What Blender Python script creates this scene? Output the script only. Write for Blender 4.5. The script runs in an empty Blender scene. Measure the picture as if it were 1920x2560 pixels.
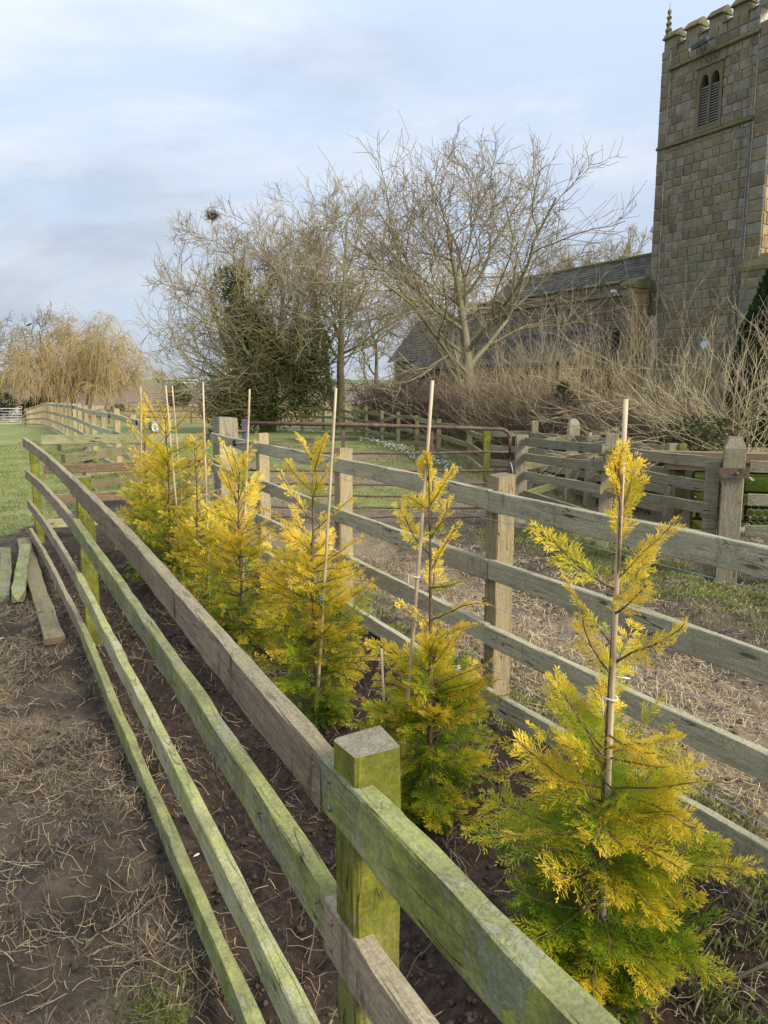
import bpy, math, random
import numpy as np
from mathutils import Matrix, Vector

random.seed(4)
RNG = np.random.default_rng(7)
sc = bpy.context.scene
COL = sc.collection
rad = math.radians

# ------------------------------------------------------------------ camera, sky, sun, exposure
cam_d = bpy.data.cameras.new("camera")
cam = bpy.data.objects.new("camera", cam_d); COL.objects.link(cam)
cam.location = (0, 0, 1.7)
cam.rotation_euler = (rad(90 - 9.31), 0, 0)
cam_d.sensor_fit = 'VERTICAL'; cam_d.sensor_height = 24.0; cam_d.lens = 24.0 * 1922 / 2560
cam_d.clip_start = 0.05; cam_d.clip_end = 4000
sc.camera = cam

SUN_EL, SUN_DIR = rad(33), Vector((0.80, -0.60))
world = bpy.data.worlds.new("World"); sc.world = world; world.use_nodes = True
wn, wl = world.node_tree.nodes, world.node_tree.links
wn.clear()
w_out = wn.new('ShaderNodeOutputWorld'); w_bg = wn.new('ShaderNodeBackground')
w_bg.inputs['Strength'].default_value = 0.071
sky = wn.new('ShaderNodeTexSky'); sky.sky_type = 'NISHITA'; sky.sun_disc = False
sky.sun_elevation = SUN_EL; sky.sun_rotation = math.atan2(SUN_DIR.x, SUN_DIR.y)
sky.air_density = 1.0; sky.dust_density = 1.5; sky.ozone_density = 1.5
tc = wn.new('ShaderNodeTexCoord'); sp = wn.new('ShaderNodeSeparateXYZ'); wl.new(tc.outputs['Generated'], sp.inputs[0])
def wmath(op, a, b=None, clamp=False):
    m = wn.new('ShaderNodeMath'); m.operation = op; m.use_clamp = clamp
    for i, v in enumerate((a, b)):
        if v is None: continue
        if isinstance(v, (int, float)): m.inputs[i].default_value = v
        else: wl.new(v, m.inputs[i])
    return m.outputs[0]
den = wmath('ADD', wmath('MAXIMUM', sp.outputs['Z'], 0.0), 0.22)
cx = wmath('DIVIDE', sp.outputs['X'], den); cy = wmath('DIVIDE', sp.outputs['Y'], den)
cmb = wn.new('ShaderNodeCombineXYZ'); wl.new(cx, cmb.inputs[0]); wl.new(cy, cmb.inputs[1])
def wnoise(scale, det, rough, off, stretch=(1, 1, 1)):
    mp = wn.new('ShaderNodeMapping'); mp.inputs['Location'].default_value = off; mp.inputs['Scale'].default_value = stretch
    mp.inputs['Rotation'].default_value = (0, 0, 0.5)
    n = wn.new('ShaderNodeTexNoise'); n.inputs['Scale'].default_value = scale; n.inputs['Detail'].default_value = det
    n.inputs['Roughness'].default_value = rough; n.inputs['Distortion'].default_value = 0.35
    wl.new(cmb.outputs[0], mp.inputs[0]); wl.new(mp.outputs[0], n.inputs['Vector']); return n.outputs['Fac']
def wramp(v, a, b):
    r = wn.new('ShaderNodeMapRange'); r.interpolation_type = 'SMOOTHSTEP'
    r.inputs['From Min'].default_value = a; r.inputs['From Max'].default_value = b; wl.new(v, r.inputs['Value']); return r.outputs[0]
def wmix(f, a, b):
    m = wn.new('ShaderNodeMix'); m.data_type = 'RGBA'; m.clamp_factor = True
    wl.new(f, m.inputs['Factor']) if not isinstance(f, float) else setattr(m.inputs['Factor'], 'default_value', f)
    for s, v in (('A', a), ('B', b)):
        k = [i for i in m.inputs if i.name == s and i.type == 'RGBA'][0]
        if isinstance(v, tuple): k.default_value = v
        else: wl.new(v, k)
    return [o for o in m.outputs if o.type == 'RGBA'][0]
# thin high veil over the whole sky, then grey-blue and white cloud banks
c_veil = wramp(wnoise(0.55, 5, 0.55, (3.1, 1.7, 0)), 0.25, 0.75)
veil = wmath('ADD', wmath('MULTIPLY', c_veil, 0.10), 0.86)
base = wmix(veil, sky.outputs[0], (1.86, 2.18, 2.66, 1))
bank = wramp(wnoise(0.8, 8, 0.60, (2.4, 5.9, 0), (1, 1.5, 1)), 0.44, 0.66)
base = wmix(wmath('MULTIPLY', bank, 0.85), base, (2.62, 2.76, 2.98, 1))
greyb = wramp(wnoise(0.7, 6, 0.55, (7.4, 0.3, 0), (1, 1.5, 1)), 0.48, 0.70)
base = wmix(wmath('MULTIPLY', greyb, 0.7), base, (1.42, 1.66, 2.02, 1))
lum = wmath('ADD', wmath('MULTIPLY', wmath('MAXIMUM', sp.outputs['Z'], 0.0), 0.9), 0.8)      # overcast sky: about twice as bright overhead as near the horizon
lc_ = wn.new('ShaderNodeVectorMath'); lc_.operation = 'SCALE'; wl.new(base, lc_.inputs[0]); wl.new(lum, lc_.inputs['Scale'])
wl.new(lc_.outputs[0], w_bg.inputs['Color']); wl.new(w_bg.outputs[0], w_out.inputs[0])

sun_d = bpy.data.lights.new("sun", 'SUN'); sun_d.energy = 1.1; sun_d.angle = rad(26); sun_d.color = (1.0, 0.91, 0.77)
sun = bpy.data.objects.new("sun", sun_d); COL.objects.link(sun)
sdir = Vector((SUN_DIR.x * math.cos(SUN_EL), SUN_DIR.y * math.cos(SUN_EL), math.sin(SUN_EL)))
sun.rotation_euler = (-sdir).to_track_quat('-Z', 'Y').to_euler(); sun.location = (8, -8, 12)

sc.view_settings.view_transform = 'Standard'; sc.view_settings.look = 'None'
sc.view_settings.exposure = 2.2; sc.view_settings.gamma = 1.0
sc.view_settings.use_curve_mapping = False
sc.render.engine = 'CYCLES'
sc.cycles.max_bounces = 7; sc.cycles.diffuse_bounces = 4; sc.cycles.transparent_max_bounces = 8
sc.cycles.use_denoising = True

# ------------------------------------------------------------------ node helper
class NT:
    def __init__(self, name):
        self.m = bpy.data.materials.new(name); self.m.use_nodes = True
        self.t = self.m.node_tree; self.n = self.t.nodes; self.l = self.t.links
        self.n.clear()
        self.out = self.n.new('ShaderNodeOutputMaterial')
        self.b = self.n.new('ShaderNodeBsdfPrincipled'); self.l.new(self.b.outputs[0], self.out.inputs[0])
        self.b.inputs['Specular IOR Level'].default_value = 0.25
    def put(self, sock, v):
        if v is None: return
        if isinstance(v, (int, float)): sock.default_value = v
        elif isinstance(v, tuple): sock.default_value = v if len(v) == len(sock.default_value) else (*v, 1)
        else: self.l.new(v, sock)
    def math(self, op, a, b=None, clamp=False):
        m = self.n.new('ShaderNodeMath'); m.operation = op; m.use_clamp = clamp
        self.put(m.inputs[0], a); self.put(m.inputs[1], b); return m.outputs[0]
    def mix(self, f, a, b, mode='MIX'):
        m = self.n.new('ShaderNodeMix'); m.data_type = 'RGBA'; m.blend_type = mode
        self.put(m.inputs[0], f)
        ia, ib = [i for i in m.inputs if i.type == 'RGBA']
        self.put(ia, a); self.put(ib, b); return [o for o in m.outputs if o.type == 'RGBA'][0]
    def obj(self, spread=37.0):
        c = self.n.new('ShaderNodeTexCoord'); oi = self.n.new('ShaderNodeObjectInfo')
        v = self.n.new('ShaderNodeVectorMath'); v.operation = 'MULTIPLY_ADD'
        cb = self.n.new('ShaderNodeCombineXYZ')
        for i in range(3): self.l.new(oi.outputs['Random'], cb.inputs[i])
        self.l.new(cb.outputs[0], v.inputs[0]); v.inputs[1].default_value = (spread, spread * 1.3, spread * .7)
        self.l.new(c.outputs['Object'], v.inputs[2]); self.rand = oi.outputs['Random']; self.raw = c.outputs['Object']
        return v.outputs[0]
    def pos(self):
        g = self.n.new('ShaderNodeNewGeometry'); return g.outputs['Position']
    def nz(self):
        g = self.n.new('ShaderNodeNewGeometry'); s = self.n.new('ShaderNodeSeparateXYZ'); self.l.new(g.outputs['Normal'], s.inputs[0]); return s.outputs['Z']
    def map(self, v, scale=(1, 1, 1), loc=(0, 0, 0)):
        m = self.n.new('ShaderNodeMapping'); m.inputs['Scale'].default_value = scale; m.inputs['Location'].default_value = loc
        self.l.new(v, m.inputs[0]); return m.outputs[0]
    def noise(self, v, scale=5, det=5, rough=.6, dist=0):
        n = self.n.new('ShaderNodeTexNoise'); n.inputs['Scale'].default_value = scale; n.inputs['Detail'].default_value = det
        n.inputs['Roughness'].default_value = rough; n.inputs['Distortion'].default_value = dist
        if v is not None: self.l.new(v, n.inputs['Vector'])
        return n.outputs['Fac']
    def voro(self, v, scale=5, feature='F1', out='Distance', rnd=1.0):
        n = self.n.new('ShaderNodeTexVoronoi'); n.feature = feature; n.inputs['Scale'].default_value = scale
        n.inputs['Randomness'].default_value = rnd
        self.l.new(v, n.inputs['Vector']); return n.outputs[out]
    def rng(self, v, a, b, c=0., d=1., smooth=True):
        r = self.n.new('ShaderNodeMapRange'); r.interpolation_type = 'SMOOTHSTEP' if smooth else 'LINEAR'
        for k, x in zip(('From Min', 'From Max', 'To Min', 'To Max'), (a, b, c, d)): self.put(r.inputs[k], x)
        self.put(r.inputs['Value'], v); return r.outputs[0]
    def ramp(self, v, stops, interp='LINEAR'):
        r = self.n.new('ShaderNodeValToRGB'); r.color_ramp.interpolation = interp
        e = r.color_ramp.elements
        while len(e) < len(stops): e.new(0.5)
        for el, (p, c) in zip(e, stops): el.position = p; el.color = (*c, 1)
        self.put(r.inputs[0], v); return r.outputs[0]
    def attr(self, name, typ='GEOMETRY', out='Fac'):
        a = self.n.new('ShaderNodeAttribute'); a.attribute_type = typ; a.attribute_name = name; return a.outputs[out]
    def bump(self, h, strength=.4, dist=.01):
        b = self.n.new('ShaderNodeBump'); b.inputs['Strength'].default_value = strength; b.inputs['Distance'].default_value = dist
        self.l.new(h, b.inputs['Height']); self.l.new(b.outputs[0], self.b.inputs['Normal'])
    def fin(self, col, rough=.8, spec=None):
        self.put(self.b.inputs['Base Color'], col); self.put(self.b.inputs['Roughness'], rough)
        if spec is not None: self.b.inputs['Specular IOR Level'].default_value = spec
        return self.m
    def translucent(self, col, f):
        tr = self.n.new('ShaderNodeBsdfTranslucent'); self.put(tr.inputs[0], col)
        mx = self.n.new('ShaderNodeMixShader'); mx.inputs[0].default_value = f
        self.l.new(self.b.outputs[0], mx.inputs[1]); self.l.new(tr.outputs[0], mx.inputs[2]); self.l.new(mx.outputs[0], self.out.inputs[0])

def wood(name, light, dark, algae_col=(.34, .37, .075), alg=0.0, topalg=.25, lichen=0.3, stain=.5, along='X', grain=.6):
    """weathered timber: grain along X or Z, green algae by patches, pale lichen crusts, dark run marks.  Each object may set algae / lichen."""
    t = NT(name); v = t.obj()
    st = (1.0, 14, 14) if along == 'X' else (14, 14, 1.0)
    g1 = t.noise(t.map(v, tuple(s * 3 for s in st)), 1.6, 6, .65, .4)
    g2 = t.noise(t.map(v, tuple(s * 9 for s in st)), 2.0, 3, .6)
    big = t.noise(v, 2.2, 5, .6)
    grainv = t.math('ADD', t.math('MULTIPLY', g1, .65), t.math('MULTIPLY', g2, .35))
    col = t.mix(t.rng(grainv, .34, .64), dark, light)
    col = t.mix(t.rng(big, .35, .7, 0, .55), col, t.mix(.5, dark, light))
    warm = t.noise(v, 1.1, 3, .5)
    col = t.mix(t.rng(warm, .5, .72, 0, .35), col, (.20, .125, .065))
    # dark run marks / stains
    stn = t.noise(t.map(v, (9, 9, 2.2) if along == 'X' else (9, 9, 1.0)), 1.5, 5, .7, .3)
    col = t.mix(t.math('MULTIPLY', t.rng(stn, .56, .70), stain), col, (.035, .030, .026))
    # knots
    kn = t.voro(t.map(v, (1.6, 8, 8) if along == 'X' else (8, 8, 1.6)), 1.4)
    col = t.mix(t.rng(kn, .05, .12, .75, 0), col, (.06, .042, .028))
    ck = t.noise(t.map(v, (.9, 10, 10) if along == 'X' else (10, 10, .9)), 2.4, 2, .5); ckm = t.math('MULTIPLY', t.rng(t.math('ABSOLUTE', t.math('SUBTRACT', ck, .5)), .003, .010, 1, 0), t.rng(t.noise(v, 2.7, 2, .5), .48, .58))
    # algae
    a1 = t.noise(v, 4.2, 7, .68, .3); a2 = t.noise(v, 38, 4, .7)
    up = t.rng(t.nz(), .5, .95)
    av = t.math('ADD', t.math('ADD', a1, t.math('MULTIPLY', t.math('SUBTRACT', a2, .5), .55)), t.math('MULTIPLY', up, topalg))
    av = t.math('ADD', av, t.math('ADD', t.attr('algae', 'OBJECT'), alg))
    amask = t.rng(av, .52, .86)
    acol = t.mix(t.rng(t.noise(v, 9, 5, .65), .35, .68), tuple(c * .55 for c in algae_col), tuple(c * 1.25 for c in algae_col))
    acol = t.mix(t.rng(grainv, .3, .6, .35, 0), acol, (.055, .06, .012))
    col = t.mix(t.math('MULTIPLY', amask, .92), col, acol)
    # lichen crust
    lv = t.noise(v, 16, 6, .75, .5); lw = t.noise(v, 3.1, 3, .5)
    lm = t.math('ADD', t.math('ADD', lv, t.math('MULTIPLY', t.math('SUBTRACT', lw, .5), .8)), t.math('MULTIPLY', t.attr('lichen', 'OBJECT'), .09))
    lmask = t.rng(lm, .64, .74)
    lcol = t.mix(t.noise(v, 60, 3, .6), (.19, .21, .15), (.36, .37, .27))
    col = t.mix(t.math('MULTIPLY', lmask, lichen), col, lcol)
    col = t.mix(t.math('MULTIPLY', ckm, .8), col, (.025, .02, .014))
    if along == 'Z':      # weathered end grain on the post heads
        eg = t.mix(t.noise(v, 30, 5, .7), (.10, .08, .06), (.30, .25, .19)); col = t.mix(t.rng(t.nz(), .6, .9), col, eg)
    col = t.mix(t.math('MULTIPLY', t.rng(t.nz(), .6, .95), .30), col, (.40, .38, .24))
    fs = t.noise(v, 120, 4, .75); fm = t.noise(v, 22, 5, .7); col = t.mix(t.rng(fs, .35, .65, .55, 0), col, t.mix(.62, col, (.02, .018, .012))); col = t.mix(t.rng(fm, .55, .72, 0, .42), col, t.mix(.55, col, (.42, .40, .30)))
    tint = t.rng(t.rand, 0, 1, .82, 1.15, False)
    hv = t.n.new('ShaderNodeHueSaturation'); t.put(hv.inputs['Value'], tint); t.put(hv.inputs['Color'], col); col = hv.outputs[0]
    h = t.math('ADD', t.math('MULTIPLY', grainv, grain), t.math('ADD', t.math('MULTIPLY', t.math('ADD', a2, lmask), .3), t.math('SUBTRACT', t.math('MULTIPLY', fs, .3), t.math('MULTIPLY', ckm, .8))))
    t.bump(h, .8, .006)
    return t.fin(col, .86, .15)

M = {}
M['rail_old'] = wood('weathered_rail', (.46, .36, .235), (.21, .155, .10), alg=-.06, topalg=.16, lichen=.35, stain=.65)
M['rail_green'] = wood('algae_rail', (.52, .49, .30), (.31, .295, .16), alg=.10, topalg=.14, lichen=.7, stain=.3)
M['rail_grey'] = wood('grey_rail', (.64, .585, .40), (.38, .345, .225), (.29, .30, .105), alg=-.16, topalg=.10, lichen=.2, stain=.45)
M['rail_brown'] = wood('brown_rail', (.31, .22, .135), (.15, .10, .06), alg=-.14, topalg=.12, lichen=.1, stain=.35)
M['post_green'] = wood('algae_post', (.24, .23, .085), (.14, .145, .04), (.205, .21, .02), alg=.14, topalg=-.6, lichen=.1, stain=.3, along='Z')
M['post_new'] = wood('treated_post', (.52, .42, .235), (.29, .235, .135), (.24, .24, .09), alg=-.08, topalg=.0, lichen=.05, stain=.35, along='Z')
M['post_old'] = wood('weathered_post', (.47, .41, .285), (.25, .21, .14), alg=-.03, topalg=.05, lichen=.45, stain=.4, along='Z')
M['pen_rail'] = wood('pen_rail', (.38, .345, .23), (.19, .17, .11), (.24, .26, .075), alg=-.05, topalg=.2, lichen=.45, stain=.4)
M['moss_rail'] = wood('mossy_rail', (.32, .28, .17), (.16, .145, .08), (.22, .25, .045), alg=.06, topalg=.25, lichen=.3, stain=.3)

def simple(name, col, rough=.7, metal=0., noise=0.25, scale=20, spec=.3):
    t = NT(name); v = t.obj(); n = t.noise(v, scale, 5, .65)
    c = t.mix(t.rng(n, .3, .7), tuple(x * (1 - noise) for x in col), tuple(min(1, x * (1 + noise)) for x in col))
    t.b.inputs['Metallic'].default_value = metal; t.bump(n, .2, .003)
    return t.fin(c, rough, spec)
def rust():
    t = NT('rusty_steel'); v = t.obj(); n = t.noise(v, 14, 7, .7, .3); m = t.noise(v, 60, 4, .6)
    c = t.ramp(n, [(.28, (.035, .022, .018)), (.45, (.125, .080, .055)), (.6, (.185, .125, .088)), (.75, (.24, .21, .2))])
    c = t.mix(t.rng(m, .4, .7, 0, .4), c, (.06, .035, .025)); t.bump(m, .3, .002)
    t.b.inputs['Metallic'].default_value = .15
    return t.fin(c, .7, .3)
M['rust'] = rust()
M['galv'] = simple('galvanised_steel', (.48, .50, .51), .5, .55, .2, 8)
M['steel_grey'] = simple('painted_steel', (.12, .135, .16), .5, .3)
M['wire'] = simple('fence_wire', (.40, .42, .45), .5, .4)
M['black'] = simple('black_plastic', (.012, .012, .013), .4)
M['white'] = simple('white_plastic', (.75, .76, .78), .45, 0, .06)
M['blue'] = simple('blue_tie', (.10, .17, .42), .6)
M['twine'] = simple('pale_twine', (.62, .56, .44), .8)
M['netting'] = simple('netting_wire', (.33, .33, .29), .5, .4)
M['nailm'] = simple('nail_steel', (.24, .24, .25), .5, .5)

def bamboo():
    t = NT('bamboo'); v = t.obj(); n = t.noise(t.map(v, (30, 30, 2)), 2, 4, .6)
    c = t.mix(t.rng(n, .3, .7), (.36, .27, .155), (.60, .49, .33))
    b = t.noise(v, 3.2, 3, .6); c = t.mix(t.rng(b, .5, .75, 0, .7), c, (.27, .23, .19))
    return t.fin(c, .55, .3)
M['bamboo'] = bamboo()

def conif():
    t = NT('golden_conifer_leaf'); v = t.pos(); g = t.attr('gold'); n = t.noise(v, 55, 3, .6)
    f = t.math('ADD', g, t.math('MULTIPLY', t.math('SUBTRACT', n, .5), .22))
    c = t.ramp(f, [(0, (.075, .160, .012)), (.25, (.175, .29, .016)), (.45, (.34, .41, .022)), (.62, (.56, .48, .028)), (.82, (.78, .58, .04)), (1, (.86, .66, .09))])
    t.fin(c, .6, .2); t.translucent(c, .42); return t.m
M['conifer'] = conif()

def bark(name, a, b, green=(.12, .13, .02), ga=.3, scale=6):
    t = NT(name); v = t.pos(); n = t.noise(v, scale, 6, .65); g = t.noise(v, scale * .35, 4, .6)
    c = t.mix(t.rng(n, .3, .7), a, b); c = t.mix(t.rng(g, .42, .68, 0, ga), c, green)
    t.bump(n, .4, .02); return t.fin(c, .9, .1)
M['sapling_bark'] = bark('sapling_bark', (.10, .065, .038), (.22, .15, .09), ga=.1, scale=40)
M['bark_olive'] = bark('olive_bark', (.24, .205, .12), (.38, .33, .205), (.33, .31, .10), .85, 1.6)
M['bark_grey'] = bark('grey_bark', (.15, .13, .08), (.26, .23, .145), (.21, .20, .065), .75, 1.5)
M['bark_dark'] = bark('dark_bark', (.060, .048, .036), (.12, .10, .072), (.10, .10, .035), .5, 1.5)
M['twig_grey'] = bark('grey_twigs', (.27, .215, .14), (.42, .345, .23), (.32, .29, .13), .4, 1)
M['twig_willow'] = bark('willow_twigs', (.34, .25, .115), (.48, .36, .17), (.36, .30, .11), .3, 2)
M['twig_tan'] = bark('tan_stems', (.235, .185, .105), (.38, .305, .185), (.25, .23, .085), .5, 3)
M['twig_pale'] = bark('pale_stems', (.34, .275, .16), (.52, .435, .28), (.30, .28, .10), .5, 3)
M['twig_brown'] = bark('brown_stems', (.24, .19, .13), (.38, .31, .215), (.28, .25, .11), .3, 3)
M['twig_hedge'] = bark('hedge_twigs', (.105, .075, .058), (.19, .14, .10), (.10, .085, .035), .3, 3)

def leafmat(name, a, b, tr=.2):
    t = NT(name); v = t.pos(); n = t.noise(v, 2.2, 3, .6); m = t.noise(v, 30, 2, .5)
    f = t.math('ADD', t.math('MULTIPLY', n, .6), t.math('MULTIPLY', m, .4))
    c = t.mix(t.rng(f, .35, .65), a, b); t.fin(c, .6, .25); t.translucent(c, tr); return t.m
M['ivy'] = leafmat('ivy_leaf', (.080, .095, .026), (.20, .20, .068))
M['yew'] = leafmat('yew_leaf', (.018, .034, .012), (.045, .07, .026), .1)
M['pine'] = leafmat('pine_leaf', (.020, .040, .022), (.05, .08, .045), .1)
M['bushleaf'] = leafmat('bush_leaf', (.030, .045, .012), (.075, .09, .03))
M['grass'] = leafmat('grass_blade', (.115, .165, .032), (.27, .30, .085), .3)
M['drygrass'] = leafmat('dry_grass_blade', (.30, .25, .12), (.48, .40, .22), .3)
M['petal'] = simple('white_petal', (.80, .80, .78), .6, 0, .05)

def strawmat():
    t = NT('straw'); g = t.attr('tone')
    c = t.ramp(g, [(0, (.11, .08, .055)), (.35, (.26, .195, .12)), (.7, (.44, .34, .20)), (1, (.64, .53, .35))])
    return t.fin(c, .65, .2)
M['straw'] = strawmat()

def stone(name, ramp, bright=1.0, lich=.6):
    t = NT(name); v = t.obj(); wp = t.pos()
    r = t.math('FRACT', t.math('ADD', t.rand, t.attr('tone')))
    c = t.ramp(r, ramp)
    n1 = t.noise(wp, 5, 6, .7); n2 = t.noise(wp, 24, 5, .7); n3 = t.noise(wp, .5, 4, .6)
    c = t.mix(t.rng(n1, .3, .7, .65, 0), c, t.mix(.6, c, (.05, .042, .03)))
    c = t.mix(t.rng(n2, .45, .75, 0, .45), c, t.mix(.5, c, (.30, .26, .18)))
    c = t.mix(t.rng(n3, .5, .75, 0, .30), c, (.15, .145, .075))
    ws = t.noise(t.map(wp, (2.6, 2.6, .22)), 1.4, 5, .65); c = t.mix(t.rng(ws, .50, .70, 0, .5), c, t.mix(.7, c, (.055, .05, .04)))
    sp1 = t.noise(wp, 7.5, 3, .55); sp2 = t.noise(wp, 1.1, 3, .6)
    lm = t.rng(t.math('ADD', sp1, t.math('MULTIPLY', t.math('SUBTRACT', sp2, .5), .5)), .70, .75)
    c = t.mix(t.math('MULTIPLY', lm, lich), c, (.48, .46, .38))
    c = t.mix(1.0, c, (.92, .91, .875), 'MULTIPLY')
    if bright != 1.0: c = t.mix(1.0, c, (bright, bright, bright), 'MULTIPLY')
    t.bump(t.math('ADD', n1, t.math('MULTIPLY', n2, .6)), .6, .03)
    return t.fin(c, .92, .1)
M['stone'] = stone('tower_stone', [(0, (.21, .175, .125)), (.2, (.30, .255, .175)), (.4, (.345, .30, .215)), (.55, (.285, .265, .21)), (.72, (.33, .315, .265)), (.86, (.29, .225, .14)), (1, (.20, .17, .13))])
M['stone_nave'] = stone('nave_stone', [(0, (.23, .18, .125)), (.3, (.34, .27, .19)), (.6, (.29, .25, .195)), (.85, (.37, .32, .24)), (1, (.19, .155, .12))])
M['stone_gold_sunlit'] = stone('sunlit_ochre_stone', [(0, (.42, .28, .115)), (.4, (.54, .40, .20)), (.7, (.48, .35, .18)), (1, (.36, .25, .13))], 1.0, .2)  # ochre stone of the tower's west faces, with sunlight painted in as lighter gold
M['dressed'] = stone('dressed_stone', [(0, (.21, .175, .11)), (.5, (.26, .22, .145)), (1, (.18, .15, .10))], 1.0, .3)
M['stone_ochre_sunlit'] = stone('sunlit_ochre_rubble', [(0, (.25, .175, .085)), (.4, (.34, .26, .14)), (.7, (.30, .23, .125)), (1, (.22, .155, .085))], 1.0, .3)  # yellowish stone of nave and aisle west faces, sun warmth included in the colour
M['coping'] = stone('mossy_coping', [(0, (.20, .19, .085)), (.5, (.25, .235, .11)), (1, (.17, .16, .08))], 1.0, .4)
def mortar():
    t = NT('lime_mortar'); wp = t.pos(); n = t.noise(wp, 9, 6, .7); n2 = t.noise(wp, .9, 3, .6)
    c = t.mix(t.rng(n, .35, .7), (.40, .36, .28), (.66, .61, .50)); c = t.mix(t.rng(n2, .45, .7, 0, .5), c, (.14, .115, .08))
    t.bump(n, .5, .02); return t.fin(c, .95, .05)
M['mortar'] = mortar()
def slate():
    t = NT('roof_slate'); t.obj(); v = t.pos(); n = t.noise(v, 3, 5, .65); r = t.math('FRACT', t.math('ADD', t.rand, t.attr('tone')))
    c = t.ramp(r, [(0, (.075, .068, .055)), (.5, (.108, .099, .082)), (1, (.15, .138, .112))]); c = t.mix(t.rng(n, .48, .72, 0, .6), c, (.17, .155, .10))
    t.bump(n, .3, .02); return t.fin(c, .92, .08)
M['slate'] = slate()
M['dark'] = simple('dark_opening', (.012, .012, .012), .8)
M['louvre'] = simple('louvre_board', (.27, .26, .24), .8)
M['glass'] = simple('leaded_glass', (.03, .035, .04), .25, 0, .3, 6, .5)
M['lead'] = simple('lead_flashing', (.17, .175, .19), .5, .2)
def mossstone():
    t = NT('mossy_rubble'); wp = t.pos(); n = t.noise(wp, 4, 6, .65); n2 = t.noise(wp, 35, 4, .7)
    c = t.mix(t.rng(n, .30, .62), (.075, .048, .024), (.05, .082, .010)); c = t.mix(t.rng(n2, .4, .7, 0, .5), c, (.09, .125, .016))
    m = t.noise(wp, 6, 3, .6); c = t.mix(t.rng(m, .64, .68), c, (.45, .44, .40)); t.bump(n2, .7, .02); return t.fin(c, .95, .05)
M['moss'] = mossstone()

# ------------------------------------------------------------------ mesh helpers
def np_mesh(name, V, faces, mat=None, smooth=False, attrs=None):
    """faces: list of int arrays (m, k)"""
    me = bpy.data.meshes.new(name)
    V = np.asarray(V, np.float32).reshape(-1, 3)
    faces = [np.asarray(f, np.int32) for f in faces if len(f)]
    nl = sum(f.size for f in faces); nf = sum(len(f) for f in faces)
    me.vertices.add(len(V)); me.vertices.foreach_set('co', V.ravel())
    me.loops.add(nl); me.loops.foreach_set('vertex_index', np.concatenate([f.ravel() for f in faces]))
    me.polygons.add(nf)
    tot = np.concatenate([np.full(len(f), f.shape[1], np.int32) for f in faces])
    me.polygons.foreach_set('loop_start', np.concatenate([[0], np.cumsum(tot)[:-1]]).astype(np.int32))
    me.polygons.foreach_set('use_smooth', np.full(nf, bool(smooth)))
    for k, a in (attrs or {}).items():
        a = np.asarray(a, np.float32)
        if a.ndim == 1:
            at = me.attributes.new(k, 'FLOAT', 'POINT'); at.data.foreach_set('value', a)
        else:
            at = me.attributes.new(k, 'FLOAT_COLOR', 'POINT'); at.data.foreach_set('color', a.ravel())
    me.update(calc_edges=True)
    if mat is not None: me.materials.append(mat)
    return me
def link(name, data, parent=None, mtx=None, **props):
    o = bpy.data.objects.new(name, data); COL.objects.link(o)
    if mtx is None: mtx = Matrix()
    if parent is not None:
        o.parent = parent
        mtx = Matrix.Translation(-wloc(parent)) @ mtx
    o.matrix_basis = mtx
    for k, v in props.items(): o[k] = v
    return o
WL = {}
def wloc(o):
    return WL.get(o.name, Vector((0, 0, 0)))
def thing(name, label, cat, loc, group=None):
    o = bpy.data.objects.new(name, None); COL.objects.link(o); o.location = loc
    o.empty_display_size = .1
    o['label'] = label; o['category'] = cat
    if group: o['group'] = group
    WL[o.name] = Vector(loc); return o
def sub(name, data, part, mtx=None, **props):
    """sub-part: built in world coordinates under a part"""
    o = bpy.data.objects.new(name, data); COL.objects.link(o); o.parent = part
    pm = Matrix.Translation(wloc(part.parent)) @ part.matrix_basis if part.parent else part.matrix_basis
    o.matrix_basis = pm.inverted() @ (mtx or Matrix())
    for k, v in props.items(): o[k] = v
    return o
def top(name, data, label, cat, mtx=None, group=None, **props):
    o = link(name, data, None, mtx, **props); o['label'] = label; o['category'] = cat
    if group: o['group'] = group
    return o

def frame(p0, p1, upv=(0, 0, 1)):
    x = (Vector(p1) - Vector(p0)).normalized(); u = Vector(upv)
    if abs(x.dot(u)) > .99: u = Vector((0, 1, 0))
    y = u.cross(x).normalized(); z = x.cross(y)
    m = Matrix((x, y, z)).transposed().to_4x4(); m.translation = p0; return m
def beam_mesh(name, path, w, h, mat, cham=.004, jit=.0015, seed=0, taper=None):
    """timber with chamfered arrises; path = list of local (x,y,z) centre points, running mainly along X; width Y, height Z"""
    r = np.random.default_rng(seed); path = np.asarray(path, float); n = len(path)
    a, b, c = w / 2, h / 2, cham
    S = np.array([(-a + c, -b), (a - c, -b), (a, -b + c), (a, b - c), (a - c, b), (-a + c, b), (-a, b - c), (-a, -b + c)])
    T = np.gradient(path, axis=0); T /= np.linalg.norm(T, axis=1)[:, None]
    V = []
    low = r.normal(0, 1, (n, 8))
    for i in range(n):
        y = np.cross([0, 0, 1], T[i]); y /= np.linalg.norm(y); z = np.cross(T[i], y)
        s = S * (1 if taper is None else taper[i])
        off = s + low[i][:, None] * jit * np.sign(s)
        V.append(path[i] + off[:, :1] * y + off[:, 1:] * z)
    V = np.concatenate(V); F = []
    for i in range(n - 1):
        for k in range(8):
            F.append((i * 8 + k, i * 8 + (k + 1) % 8, (i + 1) * 8 + (k + 1) % 8, (i + 1) * 8 + k))
    caps = np.array([list(range(7, -1, -1)), [(n - 1) * 8 + k for k in range(8)]])
    return np_mesh(name, V, [np.array(F), caps], mat)
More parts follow.
